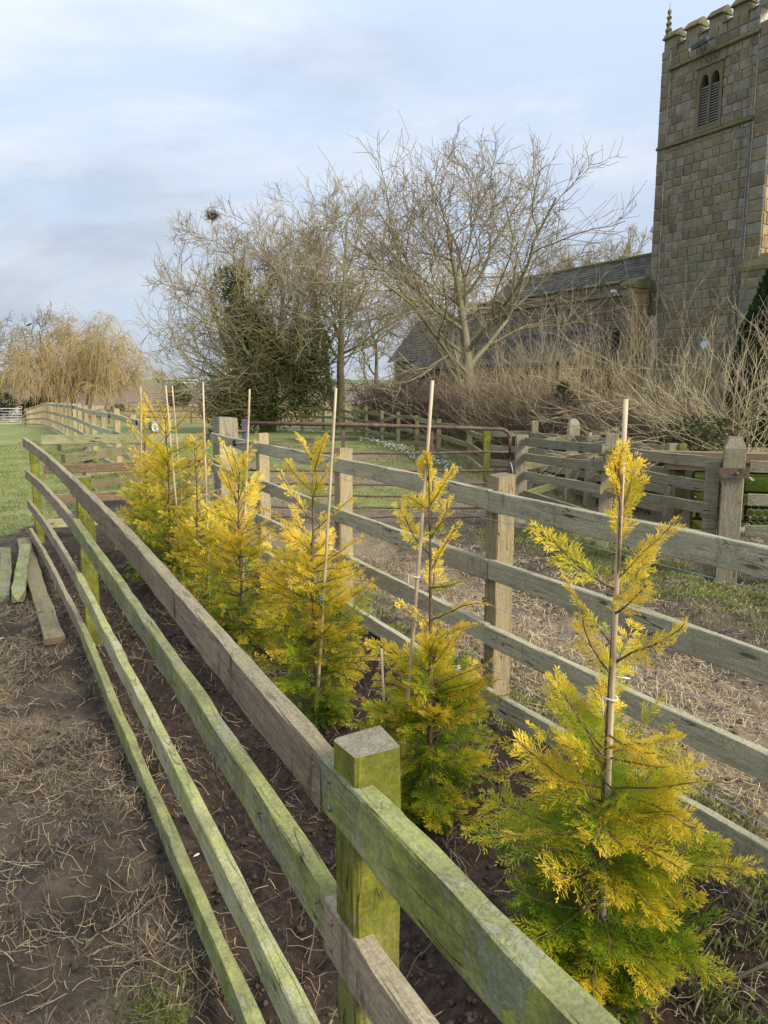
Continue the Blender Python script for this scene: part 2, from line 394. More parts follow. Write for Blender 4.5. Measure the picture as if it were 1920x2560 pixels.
def lin(p0, p1, n, bend=None, seed=0, wob=0.0):
    """local path of length |p1-p0| along X with a bend(t)->(y,z)"""
    L = (Vector(p1) - Vector(p0)).length; r = np.random.default_rng(seed); out = []
    ph = r.uniform(0, 6, 4)
    for i in range(n):
        t = i / (n - 1); y = z = 0
        if bend: y, z = bend(t)
        y += wob * (math.sin(ph[0] + 5 * t) - math.sin(ph[0])) * .5; z += wob * .6 * (math.sin(ph[1] + 4 * t) - math.sin(ph[1])) * .5
        out.append((L * t, y, z))
    return out
SEED = [100]
def rail(parent, p0, p1, mat, h=.10, t=.038, n=14, bend=None, name='rail', algae=0.0, lichen=0.0, wob=.012, label=None):
    """p0, p1 : centre line ends (world)"""
    SEED[0] += 1
    me = beam_mesh(name, lin(p0, p1, n, bend, SEED[0], wob), t, h, M[mat], seed=SEED[0])
    o = link(name, me, parent, frame(p0, p1), algae=algae, lichen=lichen)
    if label: o['label'] = label
    return o
def post(parent, base, ztop, w, mat, d=None, yaw=0., lean=(0, 0), algae=0.0, lichen=0.0, name='post', style='flat', depth=.25, label=None):
    """square timber post from below ground to ztop (world); built along local Z"""
    SEED[0] += 1; r = np.random.default_rng(SEED[0]); d = d or w
    z0 = base[2] - depth; H = ztop - z0; a, b, c = w / 2, d / 2, .006
    S = np.array([(-a + c, -b), (a - c, -b), (a, -b + c), (a, b - c), (a - c, b), (-a + c, b), (-a, b - c), (-a, -b + c)])
    zs = np.linspace(0, H, 9); V = []; sc_ = np.ones(9)
    if style == 'round':
        zs = np.array([0, H * .3, H * .6, H * .85, H - w * .62, H - w * .35, H - w * .12, H]); sc_ = np.array([1, 1, 1, 1, 1, .86, .55, .25])
    if style == 'chamfer':
        zs = np.array([0, H * .3, H * .6, H * .8, H - w * .55, H - .012, H]); sc_ = np.array([1, 1, 1, 1, 1, .62, .58])
    for z, s in zip(zs, sc_):
        o = S * s + r.normal(0, .0015, (8, 2)); V.append(np.column_stack([o[:, 0] + lean[0] * z, o[:, 1] + lean[1] * z, np.full(8, z)]))
    n = len(zs)
    if style == 'flat': V[-1][:, 2] += r.normal(0, .003, 8) + S[:, 0] * r.uniform(-.08, .08)
    V = np.concatenate(V); F = [(i * 8 + k, i * 8 + (k + 1) % 8, (i + 1) * 8 + (k + 1) % 8, (i + 1) * 8 + k) for i in range(n - 1) for k in range(8)]
    me = np_mesh(name, V, [np.array(F), np.array([list(range(7, -1, -1)), [(n - 1) * 8 + k for k in range(8)]])], M[mat])
    m = Matrix.Translation((base[0], base[1], z0)) @ Matrix.Rotation(yaw, 4, 'Z')
    o = link(name, me, parent, m, algae=algae, lichen=lichen)
    if label: o['label'] = label
    return o
def box_mesh(name, sx, sy, sz, mat, c=.0, loc=(0, 0, 0), jit=0.):
    """box centred in x,y standing on z=0, chamfered on the vertical edges and top"""
    c = c or min(sx, sy, sz) * .04; a, b = sx / 2, sy / 2
    S = np.array([(-a + c, -b), (a - c, -b), (a, -b + c), (a, b - c), (a - c, b), (-a + c, b), (-a, b - c), (-a, -b + c)])
    V = np.concatenate([np.column_stack([S * s, np.full(8, z)]) for z, s in ((0, 1), (sz - c, 1), (sz, 1 - 2 * c / max(sx, sy)))])
    V = V + np.array(loc) + (RNG.normal(0, jit, V.shape) if jit else 0)
    F = [(i * 8 + k, i * 8 + (k + 1) % 8, (i + 1) * 8 + (k + 1) % 8, (i + 1) * 8 + k) for i in range(2) for k in range(8)]
    return np_mesh(name, V, [np.array(F), np.array([list(range(7, -1, -1)), [16 + k for k in range(8)]])], mat)

def tubes_arrays(groups, sides):
    """groups: list of (pts (B,n,3), rad (B,n)); returns V, F(quads), per-vertex branch fraction"""
    Vs, Fs, off = [], [], 0
    for P, R in groups:
        B, n, _ = P.shape
        if B == 0: continue
        T = np.gradient(P, axis=1); T /= np.linalg.norm(T, axis=2, keepdims=True) + 1e-9
        mean = P[:, -1] - P[:, 0]; mean /= np.linalg.norm(mean, axis=1, keepdims=True) + 1e-9
        ref = np.where((np.abs(mean[:, 2]) > .75)[:, None], np.array([1., 0, 0]), np.array([0, 0, 1.]))
        U = np.cross(T, ref[:, None, :]); U /= np.linalg.norm(U, axis=2, keepdims=True) + 1e-9
        W = np.cross(T, U)
        a = np.arange(sides) * 2 * np.pi / sides
        ring = U[:, :, None, :] * np.cos(a)[None, None, :, None] + W[:, :, None, :] * np.sin(a)[None, None, :, None]
        V = P[:, :, None, :] + ring * R[:, :, None, None]
        Vs.append(V.reshape(-1, 3))
        b = (np.arange(B) * n * sides)[:, None, None]; i = (np.arange(n - 1) * sides)[None, :, None]; k = np.arange(sides)[None, None, :]
        k2 = (k + 1) % sides
        q = np.stack([b + i + k, b + i + k2, b + i + sides + k2, b + i + sides + k], -1).reshape(-1, 4) + off
        Fs.append(q); off += B * n * sides
    return np.concatenate(Vs), np.concatenate(Fs)
def tube_mesh(name, groups, sides, mat, smooth=True):
    V, F = tubes_arrays(groups, sides); return np_mesh(name, V, [F], mat, smooth)
def pipe(name, pts, r, mat, sides=8, closed_caps=True):
    P = np.asarray(pts, float)[None]; R = np.full((1, len(pts)), r) if np.isscalar(r) else np.asarray(r, float)[None]
    V, F = tubes_arrays([(P, R)], sides); n = len(pts)
    caps = np.array([list(range(sides - 1, -1, -1)), [(n - 1) * sides + k for k in range(sides)]])
    return np_mesh(name, V, [F, caps], mat, True)

def nrm(a): return a / (np.linalg.norm(a, axis=-1, keepdims=True) + 1e-9)
def grow(P, D, L, n, rng, wig=.12, up=0.0):
    B = len(P); pts = np.empty((B, n + 1, 3)); pts[:, 0] = P; d = nrm(D.copy()); step = (np.asarray(L) / n)[:, None]
    for i in range(n):
        d = d + rng.normal(0, wig, (B, 3)); d[:, 2] += up; d = nrm(d); pts[:, i + 1] = pts[:, i] + d * step
    return pts
def spawn(pts, L, R0, R1, k, t0, t1, ang, lf, rng, taperlen=.6, angj=.2, rf=.62):
    """k children per parent: returns start, dir, length, radius"""
    B, n1, _ = pts.shape
    t = t0 + (t1 - t0) * (np.arange(k)[None] + rng.random((B, k))) / k
    f = np.clip(t * (n1 - 1), 0, n1 - 1.001); i = f.astype(int); fr = (f - i)[..., None]
    bi = np.arange(B)[:, None]
    pos = pts[bi, i] * (1 - fr) + pts[bi, i + 1] * fr; tan = nrm(pts[bi, i + 1] - pts[bi, i])
    ref = np.where((np.abs(tan[..., 2:]) > .9), np.array([1., 0, 0]), np.array([0, 0, 1.]))
    u = nrm(np.cross(tan, ref)); w = np.cross(tan, u)
    az = rng.uniform(0, 6.28, (B, 1)) + 2.4 * np.arange(k)[None] + rng.normal(0, .4, (B, k))
    a = ang + rng.normal(0, angj, (B, k))
    d = tan * np.cos(a)[..., None] + (u * np.cos(az)[..., None] + w * np.sin(az)[..., None]) * np.sin(a)[..., None]
    Lc = np.asarray(L)[:, None] * lf * (1 - taperlen * t) * rng.uniform(.7, 1.25, (B, k))
    Rp = R0[:, None] * (1 - t) + R1[:, None] * t
    Rc = Rp * rf * rng.uniform(.7, 1, (B, k))
    return pos.reshape(-1, 3), d.reshape(-1, 3), Lc.ravel(), Rc.ravel()
def radii(R0, R1, n): return R0[:, None] + (R1 - R0)[:, None] * np.linspace(0, 1, n)[None] ** .8
def leaf_quads(C, size, rng, flat=0.0, aspect=.6):
    """random oriented leaf quads at centres C (N,3), size (N,)"""
    N = len(C); d = rng.normal(0, 1, (N, 3)); d[:, 2] *= (1 - flat); d = nrm(d); r = nrm(rng.normal(0, 1, (N, 3))); s = nrm(np.cross(d, r))
    L = np.asarray(size)[:, None]
    V = np.stack([C - d * L * .5, C + s * L * aspect * .5, C + d * L * .5, C - s * L * aspect * .5], 1).reshape(-1, 3)
    return V, np.arange(N * 4).reshape(N, 4)

# value noise for terrain and scatter
def _h(ix, iy, s):
    n = (ix * 374761393 + iy * 668265263 + s * 974711) & 0x7fffffff
    n = ((n ^ (n >> 13)) * 1274126177) & 0x7fffffff
    return ((n ^ (n >> 16)) & 0xffff) / 65535.0
def vnoise(x, y, s=0):
    x = np.asarray(x, float); y = np.asarray(y, float)
    ix = np.floor(x).astype(np.int64); iy = np.floor(y).astype(np.int64); fx = x - ix; fy = y - iy
    fx = fx * fx * (3 - 2 * fx); fy = fy * fy * (3 - 2 * fy)
    return (_h(ix, iy, s) * (1 - fx) + _h(ix + 1, iy, s) * fx) * (1 - fy) + (_h(ix, iy + 1, s) * (1 - fx) + _h(ix + 1, iy + 1, s) * fx) * fy
def fbm(x, y, s=0, o=4):
    v = 0; a = .5; t = 0
    for k in range(o): v = v + a * vnoise(x * 2 ** k, y * 2 ** k, s + k); t += a; a *= .55
    return v / t
def sstep(a, b, x): t = np.clip((x - a) / (b - a), 0, 1); return t * t * (3 - 2 * t)

# ------------------------------------------------------------------ terrain
A1, A2, A3 = (-.113, 1.32), (-2.0, 4.85), (-3.84, 8.2)          # left fence: joint at near post, second post, corner
def xA(y): return np.interp(y, [-6, 1.32, 4.85, 8.2, 9], [3.80, -.113, -2.0, -3.84, -4.28])
def xB(y): return .505 - (np.asarray(y) - 3.85) * .489
PY = [-50, 22, 28, 37, 54, 75, 110, 400, 560, 720, 1500, 2600]
PZ = [0, 0, -.10, -.26, -1.05, -1.15, -1.0, 2.0, 4.2, 7.6, 9.5, 6.0]
def tz(x, y, fine=False):
    x = np.asarray(x, float); y = np.asarray(y, float)
    w = np.maximum(sstep(2, -6, x), sstep(60, 110, y))
    z = np.interp(y, PY, PZ) * w
    z = z - .17 * np.exp(-((x + .30) ** 2 / .45 + (y - 1.2) ** 2 / 1.3)) * sstep(.55, .1, x)
    z = z + .75 * sstep(.02, .22, (y - (9.2 - (x - 3.75) * .327)) * .95) * sstep(3.62, 3.95, x) * sstep(14.5, 12, y)
    near = sstep(40, 12, y) * sstep(14, 6, np.abs(x))
    bed = sstep(0, .12, x - xA(y)) * sstep(0, .12, xB(y) - x) * sstep(9.2, 8.6, y)
    mud = sstep(11, 7, y)
    z = z + near * ((fbm(x * .9, y * .9, 3, 3) - .5) * .07 + (fbm(x * 4.5, y * 4.5, 9, 4) - .5) * (.03 + .11 * mud + .03 * bed))
    z = z + near * mud * (np.abs(fbm(x * 13, y * 13, 21, 3) - .5) - .1) * (.06 + .035 * bed)
    return z
def zones(x, y):
    """intrinsic ground cover: grass, straw litter, dark soil, far field (0 none, 1 dry meadow, 2 plough)"""
    nz_ = fbm(x * .8, y * .8, 41, 4) - .5; n2 = fbm(x * 2.7, y * 2.7, 55, 4) - .5
    left = sstep(.2, -.2, x - xA(y)); rightB = sstep(-.1, .25, x - xB(y)); bed = (1 - left) * (1 - rightB) * sstep(9.2, 8.6, y)
    g = left * sstep(7.2, 9.6, y + nz_ * 2.2 + n2) + (1 - left) * sstep(8.8, 12.5, y + nz_ * 3.5) * (.48 + nz_ * 1.2)
    strip = rightB * np.exp(-((x - xB(y) - .12) / .24) ** 2) * sstep(9.5, 7.5, y) * sstep(-.22, .12, n2 + .12)
    pen = rightB * np.exp(-((x - (2.35 - (y - 7.2) * .42)) / .42) ** 2) * sstep(3.5, 5, y) * sstep(10, 8.5, y) * sstep(-.2, .15, n2 + .1)
    corner = sstep(.55, .9, x) * sstep(2.4, 1.6, y) * (1 - rightB) * .7
    tuft = .75 * np.exp(-(((x + .60) / .12) ** 2 + ((y - 1.93) / .13) ** 2)) * sstep(-.25, .15, n2)
    g = np.clip(np.maximum.reduce([g, strip * .75, pen * .5, corner * sstep(-.1, .2, n2 + .06), tuft]), 0, 1)
    g = np.where(y > 26, np.maximum(g, .9), g)
    band = rightB * np.exp(-((x - xB(y) - 1.05 - .25 * nz_) / .62) ** 2) * sstep(9.5, 8, y)
    s = left * (.30 + nz_ * 1.3 + n2 * .9) * sstep(11, 8, y) + band * (1.0 + n2 * 1.1) + rightB * sstep(7.5, 10, y) * sstep(30, 18, y) * (.62 - nz_ * 1.3)
    s = np.clip(s + left * sstep(6.5, 8, y) * sstep(11, 9, y) * .30 + bed * .06 + rightB * .12 + corner * .4, 0, 1) * sstep(34, 24, y)
    f = sstep(58, 72, y) + sstep(108, 111, y) - 2 * sstep(430, 440, y)
    return g, s, bed, f
def make_ground():
    xs = np.concatenate([-np.geomspace(6.2, 1400, 42)[::-1], np.arange(-6, -3.2, .12), np.arange(-3.2, 3.6, .032), np.arange(3.6, 8, .14), np.geomspace(8.2, 1400, 40)])
    ys = np.concatenate([[-30, -12, -5, -2, -.5], np.arange(.2, 5.5, .032), np.arange(5.5, 12, .07), np.arange(12, 30, .35), np.geomspace(30.5, 2500, 70)])
    X, Y = np.meshgrid(xs, ys); x = X.ravel(); y = Y.ravel(); z = tz(x, y)
    nx, ny = len(xs), len(ys); i = (np.arange(ny - 1)[:, None] * nx + np.arange(nx - 1)[None]).ravel()
    F = np.column_stack([i, i + 1, i + nx + 1, i + nx]); g, s, b, f = zones(x, y)
    me = np_mesh('ground', np.column_stack([x, y, z]), [F], None, True, {'cover': np.column_stack([g, s, b, f * .5])})
    t = NT('field_ground'); p = t.pos(); a = t.n.new('ShaderNodeAttribute'); a.attribute_name = 'cover'
    sep = t.n.new('ShaderNodeSeparateColor'); t.l.new(a.outputs['Color'], sep.inputs[0]); ff = a.outputs['Alpha']
    n1 = t.noise(p, 3, 6, .65); n2 = t.noise(p, 28, 5, .7); n3 = t.noise(p, 110, 4, .7); n4 = t.noise(p, .35, 5, .6)
    mud = t.mix(t.rng(n1, .35, .65), (.042, .030, .019), (.112, .082, .054)); mud = t.mix(t.rng(n2, .42, .68, 0, .7), mud, (.145, .108, .072)); mud = t.mix(t.rng(n3, .55, .75, 0, .6), mud, (.23, .18, .125))
    mud = t.mix(t.rng(t.noise(p, 1.6, 5, .65), .47, .66, 0, .75), mud, (.032, .024, .016))
    soil = t.mix(t.rng(n2, .35, .65), (.022, .014, .010), (.070, .043, .029)); soil = t.mix(t.rng(n3, .6, .75, 0, .4), soil, (.15, .10, .07))
    base = t.mix(sep.outputs[2], mud, soil)
    # unresolved straw litter: fine fibres in two directions
    f1 = t.noise(t.map(p, (40, 220, 1)), 1, 4, .6, .6); f2 = t.noise(t.map(p, (230, 50, 1), (3, 7, 0)), 1, 4, .6, .6)
    fib = t.math('MAXIMUM', f1, f2); sc_ = t.ramp(t.noise(p, 70, 3, .6), [(.3, (.17, .125, .078)), (.6, (.33, .255, .155)), (.8, (.47, .38, .245))])
    sm = t.rng(t.math('ADD', fib, t.math('MULTIPLY', t.math('SUBTRACT', sep.outputs[1], .5), .5)), .52, .66)
    base = t.mix(t.math('MULTIPLY', sm, t.rng(sep.outputs[1], .1, .75, 0, .72)), base, sc_)
    gc = t.mix(t.rng(n2, .3, .7), (.105, .140, .030), (.245, .270, .075)); gc = t.mix(t.rng(n4, .45, .7, 0, .55), gc, (.31, .27, .115)); gc = t.mix(t.rng(n1, .5, .72, 0, .45), gc, (.27, .285, .075))
    gm = t.rng(t.math('ADD', t.noise(p, 14, 5, .7), t.math('MULTIPLY', t.math('SUBTRACT', sep.outputs[0], .5), 1.3)), .42, .62)
    base = t.mix(gm, base, gc)
    dry = t.mix(t.rng(n4, .35, .65), (.38, .31, .17), (.28, .26, .11)); plo = t.mix(t.rng(t.noise(t.map(p, (.05, .25, .1)), 1, 5, .6), .3, .7), (.16, .115, .085), (.215, .155, .115))
    sy = t.n.new('ShaderNodeSeparateXYZ'); t.l.new(p, sy.inputs[0])
    base = t.mix(t.rng(sy.outputs[1], 52, 74), base, dry)
    base = t.mix(t.rng(sy.outputs[1], 108, 110), base, plo)
    base = t.mix(t.rng(sy.outputs[1], 420, 424), base, (.13, .17, .06))
    h = t.math('ADD', t.math('MULTIPLY', n2, .8), t.math('MULTIPLY', n3, .35)); t.bump(h, .8, .02)
    wet = t.rng(n1, .32, .5, .45, .9)
    me.materials.append(t.fin(base, wet, .3)); return link('ground', me, kind='structure')
make_ground()

# ------------------------------------------------------------------ church
RC = Vector((11.40, 25.40, 0)); E_ = Vector((-.486, .874, 0)).normalized()
CM = Matrix((-E_, Vector((E_.y, -E_.x, 0)), Vector((0, 0, 1)))).transposed().to_4x4(); CM.translation = RC   # X along the wall to the west, Y into the building
def CW(x, y, z): return CM @ Vector((x, y, z))
STONES = {}
def stone_meshes(mat):
    if mat not in STONES:
        out = []
        for k in range(7):
            r = np.random.default_rng(500 + k); c = .06
            o = np.array([(-.5, -.5), (.5, -.5), (.5, .5), (-.5, .5)]) + r.normal(0, .012, (4, 2)); i = o * (1 - 2 * c) + r.normal(0, .012, (4, 2))
            V = np.array([(x, 0, z) for x, z in o] + [(x, -.72, z) for x, z in o] + [(x, -1 + r.normal(0, .12), z) for x, z in i] + [(0, -1.12, 0)])
            F = [(a, (a + 1) % 4, 4 + (a + 1) % 4, 4 + a) for a in range(4)] + [(4 + a, 4 + (a + 1) % 4, 8 + (a + 1) % 4, 8 + a) for a in range(4)]
            T = [(8 + a, 8 + (a + 1) % 4, 12) for a in range(4)]
            out.append(np_mesh('stone', V, [np.array(F), np.array(T)], M[mat]))
        STONES[mat] = out
    return STONES[mat]
def masonry(parent, M0, W, z0, z1, ch, w0, w1, mat, holes=(), part_if=lambda x, z: True, seed=0, joint=.032, proud=.035, stuff=None, quoin=False, zwall=None):
    """coursed squared stones on the face y=0 of frame M0 (x 0..W, outward -Y)"""
    r = np.random.default_rng(seed); z = z0; k = 0; ms = stone_meshes(mat); n = 0
    while z < z1 - .05:
        h = min(ch * r.uniform(.90, 1.10), z1 - z)
        if z1 - z - h < ch * .4: h = z1 - z
        x = -r.uniform(0, w0) if not quoin else 0
        while x < W - 1e-4:
            w = r.uniform(w0, w1) if not quoin else W
            a, b = max(x, 0), min(x + w, W); x += w
            if W - b < w0 * .4: b = W; x = W
            if b - a < .05: continue
            segs = [(a, b)]
            for hx0, hx1, hz0, hz1 in holes:
                if z + h <= hz0 + .02 or z >= hz1 - .02: continue
                ns = []
                for s0, s1 in segs:
                    if s1 <= hx0 or s0 >= hx1: ns.append((s0, s1))
                    else:
                        if hx0 - s0 > .05: ns.append((s0, hx0))
                        if s1 - hx1 > .05: ns.append((hx1, s1))
                segs = ns
            for s0, s1 in segs:
                if zwall and (z + h * .5) > zwall((s0 + s1) / 2): continue
                m = M0 @ Matrix.Translation(((s0 + s1) / 2, 0, z + h / 2)) @ Matrix.Diagonal((s1 - s0 - joint, proud * r.uniform(.75, 1.35), h - joint, 1))
                me = ms[r.integers(len(ms))]
                if part_if((s0 + s1) / 2, z + h / 2): link('stone', me, parent, m); n += 1
                elif stuff is not None: stuff.append((m, me, r.random()))
        z += h; k += 1
    return n
def join_stuff(name, stuff, parent, mat):
    Vs, Q, T, tone, off = [], [], [], [], 0
    for m, me, t in stuff:
        V = np.empty(len(me.vertices) * 3, np.float32); me.vertices.foreach_get('co', V); V = V.reshape(-1, 3)
        A = np.array(m); Vs.append(V @ A[:3, :3].T + A[:3, 3]); tone.append(np.full(len(V), t))
        for p in me.polygons: (Q if len(p.vertices) == 4 else T).append([v + off for v in p.vertices])
        off += len(V)
    if Vs: link(name, np_mesh(name, np.concatenate(Vs), [np.array(Q), np.array(T)], M[mat], False, {'tone': np.concatenate(tone)}), parent, kind='stuff')
def cbox(x0, x1, y0, y1, z0, z1, mat, name, parent, c=0, m=None):
    me = box_mesh(name, x1 - x0, y1 - y0, z1 - z0, M[mat], c or .012)
    return link(name, me, parent, (m or CM) @ Matrix.Translation(((x0 + x1) / 2, (y0 + y1) / 2, z0)))
def prism(name, prof, x0, x1, mat, parent, m=None, **pr):
    """profile [(y,z)] extruded along x"""
    n = len(prof); V = [(x0, y, z) for y, z in prof] + [(x1, y, z) for y, z in prof]
    F = [(i, (i + 1) % n, n + (i + 1) % n, n + i) for i in range(n)]
    me = np_mesh(name, V, [np.array(F), np.array([list(range(n - 1, -1, -1)), list(range(n, 2 * n))])], M[mat])
    return link(name, me, parent, m or CM, **pr)

tower = thing('church_tower', 'square stone church tower with battlements, pinnacle and louvred belfry window', 'tower', CW(-1.85, 1.85, 0))
TW, TD = 3.7, 3.7
WX0, WX1, WZ0, WZ1 = -2.19, -1.18, 10.08, 11.95
# core walls (mortar face); window recess is open
cbox(-TW, WX0, .02, TD, -.3, 12.9, 'mortar', 'wall', tower)
cbox(WX1, 0, .021, TD, -.3, 12.9, 'mortar', 'wall', tower)
cbox(WX0, WX1, .02, TD, -.3, WZ0, 'mortar', 'wall', tower)
cbox(WX0, WX1, .02, TD, WZ1, 12.9, 'mortar', 'wall', tower)
cbox(WX0, WX1, .5, TD, WZ0, WZ1, 'dark', 'belfry_chamber', tower)
tstuff = []
F0 = CM @ Matrix.Translation((-TW + .36, .02, 0))
masonry(tower, F0, TW - .36, -.2, 9.80, .30, .27, .44, 'stone', seed=1, part_if=lambda x, z: z > 4.9, stuff=tstuff)
masonry(tower, F0, TW - .36, 9.95, 12.28, .29, .25, .42, 'stone', holes=[(WX0 + TW - .36, WX1 + TW - .36, WZ0, WZ1)], seed=2, stuff=tstuff)
masonry(tower, F0, TW - .36, 12.42, 13.06, .32, .3, .46, 'stone', seed=3, stuff=tstuff)
cbox(-TW, -TW + .352, -.03, .06, -.3, 12.9, 'mortar', 'pilaster', tower)
masonry(tower, CM @ Matrix.Translation((-TW, -.03, 0)), .352, 4.2, 13.0, .40, .3, .4, 'stone', seed=4, quoin=True, stuff=tstuff)
# angle buttress on the west side and the sun-facing west wall
cbox(.0, .55, .06, .85, -.3, 12.6, 'mortar', 'buttress', tower)
masonry(tower, CM @ Matrix.Translation((.0, .06, 0)), .55, 5.65, 12.6, .36, .5, .56, 'stone', seed=5, stuff=tstuff, quoin=True)
WMX = CM @ Matrix.Translation((.55, .06, 0)) @ Matrix.Rotation(rad(90), 4, 'Z')
masonry(tower, WMX, .79, 3, 12.6, .36, .3, .46, 'stone_gold_sunlit', seed=6, part_if=lambda x, z: False, stuff=(gold := []))
masonry(tower, CM @ Matrix.Translation((.0, .85, 0)) @ Matrix.Rotation(rad(90), 4, 'Z'), 2.8, 3, 12.9, .36, .3, .5, 'stone_gold_sunlit', seed=7, part_if=lambda x, z: False, stuff=gold)
cbox(.0, .92, -.06, .95, -.3, 5.30, 'mortar', 'buttress', tower)
masonry(tower, CM @ Matrix.Translation((.0, -.06, 0)), .92, 1.5, 5.28, .36, .34, .5, 'stone', seed=8, part_if=lambda x, z: False, stuff=tstuff)
masonry(tower, CM @ Matrix.Translation((.92, -.06, 0)) @ Matrix.Rotation(rad(90), 4, 'Z'), 1.0, 1.5, 5.28, .36, .3, .5, 'stone_gold_sunlit', seed=9, part_if=lambda x, z: False, stuff=gold)
prism('weathering', [(-.12, 5.28), (-.12, 5.40), (.10, 5.78), (.9, 5.78), (.9, 5.28)], -.03, .98, 'coping', tower)
join_stuff('masonry', tstuff, tower, 'stone'); join_stuff('masonry', gold, tower, 'stone_gold_sunlit')
# string courses
for i, (z, pr) in enumerate(((9.80, .10), (12.28, .11))):
    prism('string_course', [(.05, z), (-pr, z + .02), (-pr, z + .07), (-.03, z + .15), (.05, z + .15)], -TW - .02 if i == 0 else -TW + .34, .004, 'coping', tower)
# battlements
cbox(-TW, .0, .045, .35, 12.9, 13.03, 'mortar', 'parapet', tower)
for x0, x1 in ((-3.66, -3.13), (-2.78, -2.24), (-1.88, -1.34), (-1.0, -.44), (-.10, .46)):
    cbox(x0, x1, .0, .36, 13.03, 13.36, 'stone', 'merlon', tower, .02)
    prism('merlon_coping', [(-.09, 13.36), (-.09, 13.40), (.12, 13.62), (.22, 13.62), (.43, 13.40), (.43, 13.36)], x0 - .03, x1 + .03, 'coping', tower)
for x0, x1 in ((-3.10, -2.81), (-2.21, -1.91), (-1.31, -1.03), (-.41, -.13)):
    prism('crenel_coping', [(-.08, 13.03), (-.08, 13.06), (.1, 13.16), (.26, 13.16), (.4, 13.03)], x0, x1, 'coping', tower)
def pinnacle(x, y, z):
    zs = [0, .5, .55, .62, 1.25, 1.28, 1.36, 1.42]; ws = [.15, .15, .20, .13, .05, .09, .09, .02]
    V = []; F = []
    for zz, w in zip(zs, ws): V += [(-w / 2 * a, -w / 2 * b, zz) for a, b in ((1, 1), (-1, 1), (-1, -1), (1, -1))]
    for i in range(len(zs) - 1): F += [(i * 4 + k, i * 4 + (k + 1) % 4, i * 4 + 4 + (k + 1) % 4, i * 4 + 4 + k) for k in range(4)]
    p = link('pinnacle', np_mesh('pinnacle', V, [np.array(F)], M['coping']), tower, CM @ Matrix.Translation((x, y, z)))
    cr = box_mesh('crocket', .07, .06, .055, M['coping'], .012)
    for zz, w in ((.72, .13), (.92, .10), (1.12, .08)):
        for dx, dy in ((1, 0), (-1, 0), (0, 1), (0, -1)):
            sub('crocket', cr, p, CM @ Matrix.Translation((x + dx * w * .75, y + dy * w * .75, z + zz)))
    sub('finial_rod', pipe('finial_rod', [(0, 0, 0), (0, 0, .22)], .008, M['steel_grey'], 5), p, CM @ Matrix.Translation((x, y, z + 1.4)))
pinnacle(-TW + .09, .10, 12.95)
# belfry window: two lancets under a square head, louvred
def belfry():
    zb, zs, zt = WZ0 + .06, 11.30, WZ1; hw = .175; cxs = (WX0 + .30, WX1 - .30); apex = .42
    prof = []
    for k in range(9):
        t = k / 8; z = zs + apex * math.sin(t * math.pi / 2) ** 1.0; w = hw * math.cos(t * math.pi / 2) ** .8 if k < 8 else .0; prof.append((z, w))
    levels = [(zb, hw)] + prof
    V, F = [], []
    def quad(a, b, c, d): n = len(V); V.extend([a, b, c, d]); F.append((n, n + 1, n + 2, n + 3))
    y0, y1 = -.02, .30
    for cx_, xl, xr in ((cxs[0], WX0, (WX0 + WX1) / 2), (cxs[1], (WX0 + WX1) / 2, WX1)):
        for (za, wa), (zc, wc) in zip(levels[:-1], levels[1:]):
            for sgn, xe in ((-1, xl), (1, xr)):
                a, b = cx_ + sgn * wa, cx_ + sgn * wc
                quad((xe, y0, za), (a, y0, za), (b, y0, zc), (xe, y0, zc)); quad((a, y0, za), (a, y1, za), (b, y1, zc), (b, y0, zc))
        quad((xl, y0, levels[-1][0]), (xr, y0, levels[-1][0]), (xr, y0, zt), (xl, y0, zt))
    quad((WX0, y0, WZ0), (WX1, y0, WZ0), (WX1, y0, zb), (WX0, y0, zb)); quad((WX0, y0, zb), (WX1, y0, zb), (WX1, y1, zb), (WX0, y1, zb))
    w = link('belfry_window', np_mesh('belfry_window', V, [np.array(F)], M['dressed']), tower, CM)
    sl = box_mesh('louvre_board', 2 * hw - .005, .13, .018, M['louvre'], .003)
    for cx_ in cxs:
        for k in range(15):
            sub('louvre_board', sl, w, CM @ Matrix.Translation((cx_, .10, zb + .05 + k * .083)) @ Matrix.Rotation(rad(38), 4, 'X'))
    prism('hood_mould', [(.0, WZ1), (-.07, WZ1), (-.05, WZ1 + .07), (.0, WZ1 + .09)], WX0 - .08, WX1 + .08, 'dressed', tower)
    prism('sill', [(.0, WZ0 - .14), (-.06, WZ0 - .14), (-.06, WZ0 - .06), (.0, WZ0)], WX0 - .05, WX1 + .05, 'dressed', tower)
belfry()
link('lightning_conductor', pipe('lightning_conductor', [(-.16, -.06, 13.5), (-.16, -.06, 12.5), (-.16, -.14, 12.4), (-.17, -.05, 12.2), (-.2, -.05, 10.0), (-.3, -.12, 9.9), (-.3, -.05, 9.7), (-.3, -.05, .3)], .008, M['steel_grey'], 5), tower, CM)
link('recess_shade_strip', pipe('recess_shade_strip', [(-.045, -.06, 9.7), (-.045, -.06, .2)], .022, M['steel_grey'], 6), tower, CM)  # thin dark pipe added to draw the shaded recess beside the buttress
